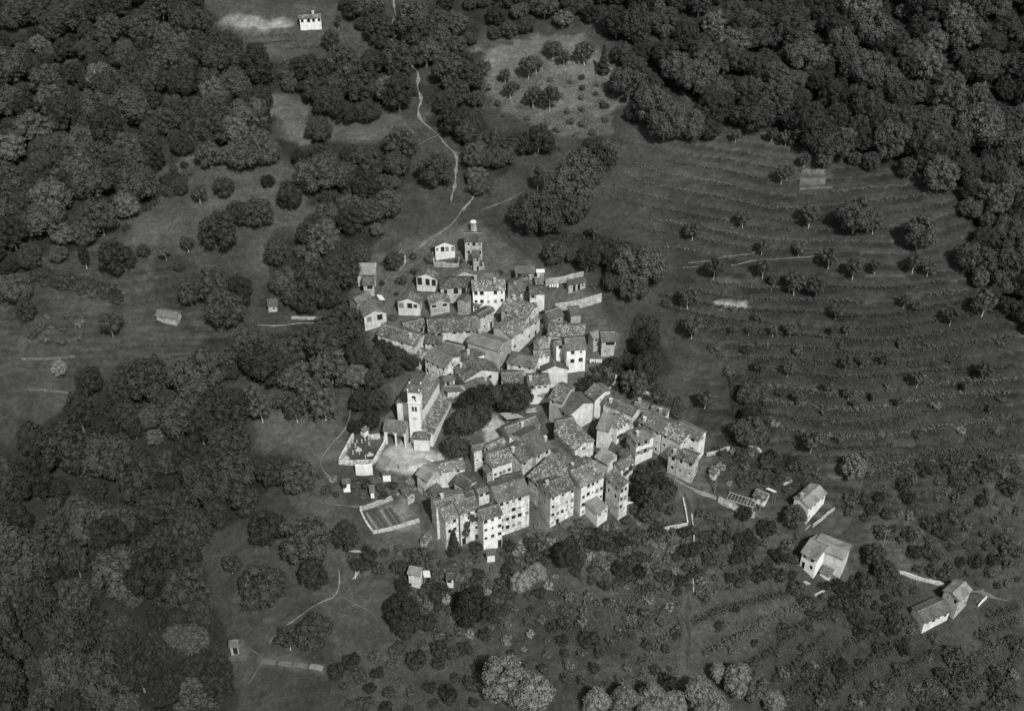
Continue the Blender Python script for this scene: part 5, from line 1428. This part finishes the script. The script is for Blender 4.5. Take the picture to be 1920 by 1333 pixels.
hill = [(1475, 256, 1.6), (1448, 250, 1.4), (1380, 252, 1.3), (1510, 298, 1.4), (1547, 298, 1.6), (1467, 325, 1.7), (1478, 322, 1.4), (1340, 500, 2.0), (1432, 500, 1.8), (1453, 522, 1.1),
        (1493, 528, 2.1), (1533, 535, 1.8), (1557, 480, 2.0), (1602, 500, 2.0), (1643, 498, 1.4), (1715, 490, 1.9), (1743, 500, 1.5), (1848, 565, 2.3), (1785, 590, 1.7), (1500, 465, 1.3),
        (1292, 555, 2.0), (1563, 618, 1.0), (1590, 616, 1.0), (1570, 582, 1.4), (1697, 562, 1.3), (1720, 572, 1.1), (1483, 616, 1.2), (1450, 618, 1.0), (1405, 618, 0.9), (1372, 617, 0.8),
        (1588, 678, 1.3), (1618, 675, 1.0), (1657, 674, 1.1), (1723, 708, 1.5), (1847, 692, 1.7), (1813, 722, 1.0), (1593, 735, 1.2), (1640, 742, 0.9), (1687, 752, 1.1), (1602, 755, 0.7),
        (1497, 742, 1.1), (1553, 724, 1.1), (1480, 690, 1.3), (1423, 686, 1.2), (1860, 764, 0.9), (1523, 825, 1.9), (1323, 745, 1.7), (1430, 460, 1.5), (1300, 430, 1.8), (1395, 408, 1.6),
        (1520, 400, 2.2), (1640, 415, 2.0), (1115, 430, 1.5), (1420, 594, 0.9), (1300, 610, 2.0)]
HA = [(1450, 270, 'under the upper right wood'), (1500, 320, 'by the bleached retaining walls'), (1340, 430, 'on the grassy shoulder of the right hill'), (1340, 510, 'left of the pale terrace edges'), (1520, 520, 'in the row below the pale terrace edges'), (1680, 505, 'on the open right hill slope'),
      (1300, 590, 'at the left foot of the right hill'), (1420, 620, 'below the bright hay strip'), (1580, 605, 'mid terrace of the right hill'), (1700, 570, 'on the upper right terraces'), (1820, 590, 'beside the wood at the terraces\' end'), (1620, 680, 'in the trio on the middle terraces'),
      (1780, 710, 'on the lower right terraces'), (1620, 750, 'in the cluster low on the terraces'), (1490, 720, 'on the lower left terraces'), (1860, 764, 'alone at the right edge terraces'), (1523, 825, 'at the foot of the terraces'), (1323, 745, 'above the back lane'), (1115, 430, 'above the dark wood by the hamlet'), (1600, 410, 'among the broad dark trees')]
for (x, y, s) in hill:
    ph = min(HA, key=lambda q: (q[0] - x) ** 2 + 2 * (q[1] - y) ** 2)[2]
    single('fruit_tree', x, y, s * 0.66, '%sfruit tree %s' % ('small ' if s < 1.2 else 'large ' if s > 1.75 else '', ph), 'fruit trees on the vineyard hill')
single('broadleaf_tree', 1605, 405, 1.15, 'broad dark tree high on the vineyard hill below the wood')
single('broadleaf_tree', 1725, 435, 1.1, 'broad dark tree at the vineyard hill\'s upper right')
single('willow_tree', 1600, 875, 0.72, 'pale feathery tree at the foot of the vineyard hill')
single('willow_tree', 945, 1272, 1.15, 'big pale leafy tree at the bottom edge, left of its twin', zs=1.0)
single('willow_tree', 995, 1298, 0.95, 'pale leafy tree leaning right of the big pale tree at the bottom edge')
PT = ['first', 'second', 'third', 'fourth', 'fifth', 'sixth', 'seventh', 'eighth', 'ninth', 'tenth']
for i, (x, y, s) in enumerate(sorted(((1120, 1318, 0.7), (1172, 1312, 0.72), (1225, 1312, 0.8), (1262, 1318, 0.65), (1310, 1300, 0.8), (1383, 1275, 0.8), (1418, 1288, 0.72), (1346, 1262, 0.5), (1450, 1315, 0.6), (1335, 1322, 0.8)))):
    single('willow_tree', x, y, s, '%s pale bushy tree from the left along the bottom edge right of centre' % PT[i], 'pale trees along the bottom edge')
single('oak_tree', 1396, 962, 0.45, 'dark tree behind the road wall by the tiny white house', zs=0.8)
single('broadleaf_tree', 1490, 968, 0.62, 'tall dark tree with a pale trunk before the two-tone roofed house')
single('oak_tree', 755, 1145, 1.0, 'large dark tree below the pale orchard hut')
single('oak_tree', 890, 1140, 1.1, 'large dark tree below the white arched hut')
single('oak_tree', 765, 1175, 0.7, 'lower dark tree of the pair below the pale orchard hut', zs=0.8)
single('willow_tree', 975, 1090, 0.62, 'light leafy tree on the slope under the front row')
single('willow_tree', 1005, 1075, 0.55, 'second light leafy tree on the slope under the front row')
single('oak_tree', 1060, 1040, 0.75, 'bushy tree under the right half of the front row')
single('oak_tree', 1220, 935, 0.75, 'dark bushy tree right of the front row\'s end house')
single('lime_tree', 1215, 962, 0.5, 'light round bushy tree below the front row\'s end house')
single('oak_tree', 740, 488, 0.75, 'bushy tree hiding the small gabled house by the upper lane', zs=0.8)
single('broadleaf_tree', 1640, 1040, 0.6, 'dark tree right of the white villa')
single('broadleaf_tree', 1660, 1075, 0.7, 'dark tree by the road between the two villas')
single('oak_tree', 1625, 1090, 0.6, 'dark tree in front of the road between the two villas', zs=0.8)
single('oak_tree', 620, 75, 0.7, 'tree below the lone white farmhouse')
single('slender_tree', 634, 40, 0.5, 'thin forked tree right of the lone white farmhouse')

for (x, y, s, lb) in ((725, 655, 0.75, 'dark tree below the long house at the wood\'s edge'), (750, 667, 0.7, 'dark tree beneath the low corner roof'), (774, 680, 0.55, 'small dark tree under the shuttered house\'s left wall'), (704, 676, 0.75, 'dark tree above the church\'s left side'), (735, 692, 0.6, 'dark tree touching the nave roof\'s far left corner'), (700, 712, 0.7, 'dark tree close behind the church nave'), (708, 748, 0.68, 'dark tree left of the church front wall'), (678, 752, 0.75, 'dark tree between footpath and church'), (695, 788, 0.6, 'dark tree behind the cemetery\'s back wall'),
                      (668, 800, 0.5, 'small dark tree at the cemetery\'s upper left corner'), (1207, 893, 0.62, 'dark tree in the court before the corner house'), (1236, 902, 0.6, 'dark tree in the court left of the stone house'), (1200, 925, 0.6, 'dark tree low in the court beside the front row'),
                      (1252, 925, 0.55, 'dark tree by the pole above the road bend')):
    single('oak_tree', x, y, s, lb, zs=0.85)
# woods: one tree at a time, spaced like real crowns
HOLES = [[(1205, 172), (1290, 155), (1335, 208), (1262, 246)], [(1712, 84), (1795, 90), (1888, 160), (1800, 162)], [(60, 350), (85, 348), (80, 385), (50, 395)], [(130, 370), (165, 350), (175, 375), (140, 410)],
         [(770, 270), (835, 248), (870, 290), (850, 390), (835, 390), (840, 300)], [(170, 275), (210, 280), (205, 290), (170, 285)]]
AREAS = [(0, 40, 60, 'far corner'), (0, 200, 60, 'along its top'), (0, 340, 60, 'nearest the pale field'), (0, 60, 220, 'left edge'), (0, 200, 200, 'heart of the slope'), (0, 350, 180, 'between slope and fields'), (0, 470, 230, 'beside the narrow pale meadow'),
         (0, 80, 380, 'above the hedge'), (0, 220, 340, 'lower fringe'), (0, 380, 270, 'above the round meadow tree'),
         (1, 560, 150, 'above the narrow meadow'), (1, 670, 150, 'above the mown strip'), (1, 680, 20, 'right of the farmhouse'), (3, 560, 330, 'by the tall meadow tree'), (3, 660, 320, 'under the mown strip'), (3, 700, 420, 'towards the upper lane'), (3, 560, 520, 'above the lane'), (3, 620, 540, 'beside the hamlet'),
         (4, 900, 300, 'beside the winding track'), (4, 1000, 240, 'under the rough clearing'), (4, 1100, 280, 'next to the vineyard hill'), (4, 1040, 390, 'above the hamlet meadow'),
         (6, 950, 30, 'above the rough clearing'), (6, 1150, 60, 'around the tall conifer'), (6, 1250, 150, 'left of the small pale clearing'), (6, 1380, 60, 'top middle'), (6, 1350, 190, 'edge above the vineyard hill'), (6, 1500, 160, 'middle of the slope'), (6, 1550, 40, 'along its top'),
         (6, 1620, 250, 'edge above the bleached walls'), (6, 1720, 60, 'above the slanting clearing'), (6, 1720, 200, 'below the slanting clearing'), (6, 1860, 60, 'far corner'), (6, 1870, 220, 'right edge'), (6, 1860, 400, 'right edge beside the terraces'), (6, 1750, 300, 'tip above the terraces'),
         (7, 430, 680, 'left tip'), (7, 550, 660, 'above the orchard'), (7, 650, 660, 'beside the long village house'), (7, 700, 730, 'behind the church'),
         (8, 200, 770, 'top left'), (8, 330, 760, 'under the left fields'), (8, 80, 900, 'left edge'), (8, 220, 900, 'upper middle'), (8, 360, 870, 'below the giant crowned tree'), (8, 500, 890, 'spur towards the cemetery'), (8, 100, 1100, 'left edge lower down'), (8, 260, 1060, 'heart of the wood'),
         (8, 330, 1170, 'edge by the round shadowed tree'), (8, 100, 1270, 'bottom left corner'), (8, 250, 1270, 'bottom middle'), (8, 390, 1270, 'by the broken wooden hut')]
def word(kind):
    return {'broadleaf_tree': 'rounded tree', 'chestnut_tree': 'wide spreading tree', 'oak_tree': 'dark upright tree', 'lime_tree': 'lighter leafed tree'}[kind]
def poisson(poly, sp, hgt, seed):
    r = random.Random(seed)
    c = [at(min(max(p[0], -40), 1960), min(max(p[1], -30), 1360), hgt) for p in poly]
    x0, x1 = min(p.x for p in c) - 4, max(p.x for p in c) + 4; y0, y1 = min(p.y for p in c) - 4, max(p.y for p in c) + 4
    n = int((x1 - x0) * (y1 - y0) / (sp * sp) * 9)
    X = np.array([r.uniform(x0, x1) for _ in range(n)]); Y = np.array([r.uniform(y0, y1) for _ in range(n)])
    Z = zterr(X, Y)
    if hgt > 3:
        ok = np.ones(n, bool)
        for dx, hh in ((0, 6.6), (0, 3.2), (-1.6, 4.5), (1.6, 4.5)):
            px, py = project(X + dx, Y, Z + hh); ok &= inpoly(px, py, poly)
    px, py = project(X, Y, Z + hgt)
    if hgt <= 3: ok = inpoly(px, py, poly)
    for h in HOLES: ok &= ~inpoly(px, py, h)
    return [(float(a), float(b)) for a, b in zip(X[ok], Y[ok])]
cell = {}
TRACK = densify([at(*q).to_2d() for q in MAINTRACK + [(848, 282), (858, 300), (852, 350), (843, 388)]], 1.5)
def near_track(x, y):
    return any((t.x - x) ** 2 + (t.y - y) ** 2 < 9.0 for t in TRACK)
def far_enough(x, y, d):
    cx, cy = int(x // 6), int(y // 6)
    for i in range(cx - 2, cx + 3):
        for j in range(cy - 2, cy + 3):
            for (a, b, q) in cell.get((i, j), ()):
                if (a - x) ** 2 + (b - y) ** 2 < ((d + q) / 2) ** 2: return False
    return True
def occupy(x, y, d): cell.setdefault((int(x // 6), int(y // 6)), []).append((x, y, d))
for (x, y, s) in TPOS: occupy(x, y, 5.0 * min(s, 1.2))
for wi, (wname, poly, sp) in enumerate(WOODS):
    r = random.Random(wi + 50)
    for (x, y) in poisson(poly, sp, 5.0, wi + 1):
        s = r.choice((0.5, 0.62, 0.75, 0.85, 0.95, 1.05, 1.15, 1.3)) * r.uniform(0.92, 1.08)
        d = sp * (0.38 + 0.62 * s)
        if not far_enough(x, y, d) or not clear(x, y, 3.4) or near_track(x, y): continue
        occupy(x, y, d)
        k = r.choices(('broadleaf_tree', 'chestnut_tree', 'oak_tree', 'lime_tree'), (0.31, 0.31, 0.27, 0.11) if wi != 8 else (0.3, 0.15, 0.52, 0.03))[0]
        tpx, tpy = project(x, y, zt1(x, y) + 5)
        ar = min((q for q in AREAS if q[0] == wi), key=lambda q: (q[1] - tpx) ** 2 + (q[2] - tpy) ** 2, default=None)
        sz = 'small ' if s < 0.72 else ('large ' if s > 1.1 else '')
        tree(k, x, y, s, '%s%s in the %s%s' % (sz, word(k), wname, (', ' + ar[3]) if ar else ''), 'trees of the ' + wname, r.uniform(0.85, 1.1) if wi != 8 else r.uniform(0.85, 1.5), r=r)

# bushes
SHRUBS = [
    ('on the slope below the front row', [(735, 1025), (820, 1040), (900, 1045), (1000, 1005), (1180, 985), (1262, 950), (1275, 1100), (1180, 1110), (1060, 1080), (960, 1150), (900, 1190), (820, 1200), (740, 1090)], 2.1, ('bush', 'thicket', 'shrub', 'pale_shrub'), (4, 3, 4, 1)),
    ('in the gardens right of the dense village', [(1330, 830), (1400, 840), (1490, 860), (1560, 900), (1480, 925), (1340, 900)], 2.7, ('bush', 'thicket', 'shrub', 'pale_shrub'), (4, 4, 3, 1)),
    ('in the gardens below the road', [(1310, 950), (1400, 985), (1500, 1000), (1490, 1080), (1320, 1100)], 2.6, ('bush', 'thicket', 'shrub'), (4, 5, 2)),
    ('on the overgrown slope at the right edge', [(1600, 890), (1910, 860), (1910, 1110), (1720, 1065), (1650, 1000), (1590, 960)], 2.8, ('bush', 'thicket', 'shrub'), (4, 4, 4)),
    ('round the two villas', [(1480, 1100), (1600, 1085), (1720, 1090), (1740, 1180), (1620, 1190), (1500, 1150)], 2.7, ('bush', 'thicket', 'shrub'), (4, 5, 2)),
    ('in the bottom right corner', [(1480, 1230), (1600, 1260), (1700, 1290), (1910, 1200), (1910, 1340), (1440, 1340)], 3.2, ('bush', 'thicket', 'shrub'), (4, 4, 3)),
    ('in the hedge on the left field', [(42, 515), (70, 505), (130, 520), (225, 548), (220, 562), (120, 540)], 1.9, ('thicket', 'bush'), (4, 1)),
    ('at the copse edge right of the middle village', [(1140, 680), (1200, 700), (1290, 760), (1270, 780), (1180, 740)], 2.5, ('bush', 'thicket'), (3, 3)),
    ('on the rough upper clearing', [(900, 150), (1040, 140), (1150, 130), (1165, 190), (1110, 260), (1010, 240), (930, 210)], 4.6, ('bush', 'shrub'), (2, 4)),
    ('on the vine terraces of the right hill', [(1240, 560), (1400, 600), (1880, 620), (1880, 880), (1640, 870), (1460, 800), (1290, 640)], 7.5, ('bush', 'shrub', 'pale_shrub'), (3, 3, 1)),
    ('along the bottom edge left of the pale trees', [(620, 1230), (900, 1200), (900, 1330), (640, 1330)], 3.6, ('bush', 'thicket'), (3, 3)),
    ('on the slope left of the orchard huts', [(640, 1030), (740, 1030), (760, 1080), (660, 1060)], 3.0, ('bush', 'thicket'), (3, 3)),
    ('around the cemetery and garden huts', [(600, 890), (640, 900), (700, 910), (760, 905), (800, 890), (790, 930), (700, 935), (610, 925)], 2.6, ('bush', 'shrub', 'pale_shrub'), (3, 2, 1)),
    ('on the left field below the barn', [(40, 590), (160, 590), (160, 640), (60, 650)], 3.0, ('shrub', 'bush'), (3, 2)),
    ('at the upper left wood\'s lower edge', [(270, 340), (350, 290), (360, 330), (290, 380), (230, 440), (215, 420)], 3.0, ('thicket', 'bush'), (3, 2)),
    ('at the foot of the front row', [(860, 1020), (1000, 985), (1100, 960), (1180, 965), (1180, 985), (1000, 1005), (900, 1040)], 2.1, ('shrub', 'bush', 'pale_shrub'), (3, 3, 2)),
    ('beside the washing line at the right village edge', [(1075, 685), (1130, 690), (1160, 720), (1140, 748), (1085, 740)], 2.0, ('bush', 'shrub', 'thicket'), (3, 2, 2)),
    ('left of the pale trees at the bottom', [(1010, 1180), (1100, 1200), (1270, 1180), (1270, 1300), (1080, 1310)], 4.0, ('bush', 'shrub', 'thicket'), (3, 3, 2)),
    ('between the vine rows at the lower right', [(1310, 1100), (1700, 1200), (1880, 1180), (1700, 1320), (1400, 1290)], 5.5, ('bush', 'shrub', 'thicket'), (3, 3, 2)),
    ('along the sunken track', [(1262, 1000), (1330, 985), (1330, 1100), (1262, 1110)], 2.3, ('bush', 'shrub', 'thicket'), (3, 3, 2)),
    ('on the slope beside the lower vine rows', [(900, 1190), (1060, 1110), (1260, 1120), (1260, 1280), (1060, 1300)], 3.4, ('bush', 'shrub', 'pale_shrub'), (3, 4, 1)),
    ('in the court right of the front row', [(1192, 878), (1240, 865), (1258, 895), (1258, 960), (1190, 990), (1185, 935)], 2.0, ('bush', 'thicket'), (2, 4)),
    ('beside the lanes of the upper hamlet', [(690, 500), (760, 470), (1000, 500), (1010, 540), (800, 600), (720, 600)], 5.0, ('bush',), (1,)),
]
BW = {'bush': 'green bush', 'thicket': 'spreading dark thicket', 'shrub': 'light leafy shrub', 'pale_shrub': 'pale silvery shrub'}
for si, (sname, poly, sp, kinds, wts) in enumerate(SHRUBS):
    r = random.Random(si + 400)
    for (x, y) in poisson(poly, sp, 0.6, 80 + si):
        if not far_enough(x, y, sp * 0.8) or not clear(x, y, 1.1): continue
        occupy(x, y, sp)
        k = r.choices(kinds, wts)[0]
        bs_ = r.uniform(0.65, 1.35); bpx, bpy_ = project(x, y, zt1(x, y)); ccx = sum(q[0] for q in poly) / len(poly); ccy = sum(q[1] for q in poly) / len(poly)
        qd = ('upper' if bpy_ < ccy else 'lower') + (' left' if bpx < ccx else ' right')
        bush(k, x, y, bs_, '%s%s %s, %s part' % ('small ' if bs_ < 0.85 else 'large ' if bs_ > 1.15 else '', BW[k], sname, qd), 'bushes ' + sname, r.uniform(0.75, 1.2), r)

# vine rows along the terrace lips
def contour(level, x0, x1, ylo, yhi, step=0.8):
    xs = np.arange(x0, x1, step)
    lo = np.full_like(xs, ylo); hi = np.full_like(xs, yhi)
    good = (zbase(xs, lo) < level) & (zbase(xs, hi) > level)
    for _ in range(22):
        m = (lo + hi) / 2; b = zbase(xs, m) < level
        lo = np.where(b, m, lo); hi = np.where(b, hi, m)
    return xs, (lo + hi) / 2, good
def vine_row(pts, label, group, hgt, wid, dens, size, mat, g, name='vine_row'):
    p = np.array(pts); n = int(len(p) * 0.8 * dens)
    i = g.integers(0, len(p), n)
    # plants every 1.6 m make a lumpy outline
    q = p[i] + g.normal(size=(n, 2)) * np.array([0.35, wid * 0.35])
    lump = 0.55 + 0.45 * np.abs(np.sin(q[:, 0] * 1.9 + q[:, 1]))
    z = zterr(q[:, 0], q[:, 1]) + g.uniform(0.15, 1.0, n) ** 0.8 * hgt * lump
    P = np.stack([q[:, 0], q[:, 1], z], 1)
    o = P.mean(0)
    Nn = g.normal(size=(n, 3)) + np.array([0, -0.2, 0.7]); Nn /= np.linalg.norm(Nn, axis=1, keepdims=True)
    ob = link(bpy.data.objects.new(name, leaf_mesh(name, P - o, Nn, size, mat, (), g))); ob.location = o
    tag(ob, label, 'vine row', group)
VZ = [
    ('on the middle terraces of the right hill', [(1235, 548), (1340, 520), (1480, 540), (1700, 520), (1800, 530), (1905, 610), (1910, 890), (1650, 900), (1470, 830), (1410, 700), (1290, 640)], TSTEP, 0.95, (20, 175, -110, 140), 1.25, 0.7, 24, 'vine'),
    ('below the road in the bottom right', [(1310, 1100), (1500, 1100), (1720, 1190), (1850, 1130), (1910, 1130), (1910, 1340), (1480, 1340), (1330, 1260), (1300, 1180)], 1.5, 0.4, (10, 140, -150, 20), 1.8, 1.2, 34, 'vine'),
    ('on the slope right of the pale trees', [(960, 1160), (1060, 1095), (1260, 1080), (1285, 1150), (1270, 1290), (1100, 1290), (1000, 1200)], 1.2, 0.2, (-40, 60, -150, 20), 1.8, 1.3, 32, 'vine'),
    ('high on the right hill', [(1110, 390), (1190, 300), (1480, 290), (1620, 350), (1700, 340), (1800, 400), (1560, 470), (1400, 480), (1250, 460)], TSTEP, 0.95, (10, 160, 20, 160), 0.6, 0.6, 14, 'leaf_light'),
    ('on the left fields', [(160, 655), (480, 585), (500, 600), (480, 640), (350, 665), (235, 700)], 1.5, 0.3, (-140, -60, -30, 60), 0.8, 0.6, 10, 'leaf'),
    ('on the terraces below the lone farmhouse', [(450, 55), (640, 50), (640, 110), (470, 100)], 1.2, 0.0, (-130, -40, 120, 220), 0.7, 0.6, 8, 'leaf'),
]
ORD = ['lowest', 'second', 'third', 'fourth', 'fifth', 'sixth', 'seventh', 'eighth', 'ninth', 'tenth', 'eleventh', 'twelfth', 'thirteenth', 'fourteenth', 'fifteenth', 'sixteenth', 'seventeenth', 'eighteenth', 'nineteenth', 'twentieth', 'twenty-first', 'twenty-second', 'twenty-third', 'twenty-fourth', 'twenty-fifth']
for vi, (vn, poly, step, ph, (x0, x1, ylo, yhi), hgt, wid, dens, mat) in enumerate(VZ):
    g = np.random.default_rng(600 + vi); made = 0
    for k in range(-60, 90):
        lev = (k + ph) * step
        xs, ys, ok = contour(lev, x0, x1, ylo, yhi)
        px, py = project(xs, ys, zterr(xs, ys) + 0.6)
        keep = ok & inpoly(px, py, poly)
        nz = np.sin(xs * 0.11 + k * 1.7) + np.sin(xs * 0.037 + k * 2.9)
        keep &= nz > -1.4
        for f in FOOT:
            cx = sum(p[0] for p in f) / 4; cy = sum(p[1] for p in f) / 4
            keep &= (xs - cx) ** 2 + (ys - cy) ** 2 > 64
        if keep.sum() < 9: continue
        made += 1
        ii = np.flatnonzero(keep); parts = [q for q in np.split(ii, np.flatnonzero(np.diff(ii) > 1) + 1) if len(q) >= 5]
        for si, q in enumerate(parts):
            st = '' if len(parts) == 1 else ['left stretch of ', 'next stretch of ', 'third stretch of ', 'fourth stretch of ', 'fifth stretch of ', 'sixth stretch of '][min(si, 5)]
            vine_row(np.stack([xs[q], ys[q]], 1), '%s%s vine row up %s' % (st, ORD[min(made - 1, 24)], vn), 'vine rows ' + vn, hgt, wid, dens, 0.24, mat, g)
    print('VINES', vn, made)

# ivy on the front row, rough grass and weeds
def ground_leaves(name, polys, n, size, hgt, mat, label, cat, seed, clearance=0.4):
    g = np.random.default_rng(seed); P = []
    for poly, share in polys:
        c = [at(min(max(p[0], -40), 1960), min(max(p[1], -30), 1360)) for p in poly]
        x0, x1 = min(p.x for p in c), max(p.x for p in c); y0, y1 = min(p.y for p in c), max(p.y for p in c)
        m = int(n * share)
        X = g.uniform(x0, x1, m * 3); Y = g.uniform(y0, y1, m * 3)
        dens = np.sin(X * 0.35 + np.sin(Y * 0.3) * 2) + np.sin(Y * 0.41 + X * 0.13) + g.uniform(-1.2, 1.2, m * 3)
        px, py = project(X, Y, zterr(X, Y)); ok = inpoly(px, py, poly) & (dens > -0.4)
        for f in FOOT:
            cx = sum(p[0] for p in f) / 4; cy = sum(p[1] for p in f) / 4
            rad = max(math.hypot(p[0] - cx, p[1] - cy) for p in f) * 0.8
            ok &= (X - cx) ** 2 + (Y - cy) ** 2 > rad * rad
        X, Y = X[ok][:m], Y[ok][:m]
        Z = zterr(X, Y) + g.uniform(0.0, hgt, len(X))
        P.append(np.stack([X, Y, Z], 1))
    P = np.concatenate(P)
    Nn = g.normal(size=P.shape) + np.array([0, 0, 0.9]); Nn /= np.linalg.norm(Nn, axis=1, keepdims=True)
    o = link(bpy.data.objects.new(name, leaf_mesh(name, P, Nn, size, mat, (), g)))
    tag(o, label, cat, kind='stuff')
ground_leaves('weeds', [(s[1], 0.07) for s in SHRUBS[:8]] + [(SHRUBS[8][1], 0.08), (SHRUBS[9][1], 0.25), (VZ[1][1], 0.15), (VZ[2][1], 0.1), (SHRUBS[10][1], 0.05)], 60000, 0.17, 0.5, 'leaf_light', 'rough weeds and low growth between the garden plots', 'weeds', 71)
ground_leaves('undergrowth', [(w[1], 0.09) for w in WOODS], 60000, 0.3, 0.7, 'leaf_dark', 'low dark undergrowth on the woodland floor', 'undergrowth', 72)
MEADOWS = [([(280, 320), (350, 280), (520, 300), (600, 350), (590, 430), (500, 520), (380, 500), (240, 440)], 0.2), ([(1110, 390), (1190, 270), (1500, 280), (1640, 350), (1700, 480), (1400, 560), (1230, 540)], 0.3),
           ([(50, 530), (500, 580), (480, 660), (200, 760), (30, 780)], 0.2), ([(400, 990), (600, 880), (740, 960), (720, 1200), (640, 1330), (440, 1330), (390, 1100)], 0.3)]
ground_leaves('grass', MEADOWS, 40000, 0.12, 0.2, 'grassblade', 'uneven tufts of meadow grass', 'grass', 73)
print('COUNTS', CNT, 'objects', len(bpy.data.objects))
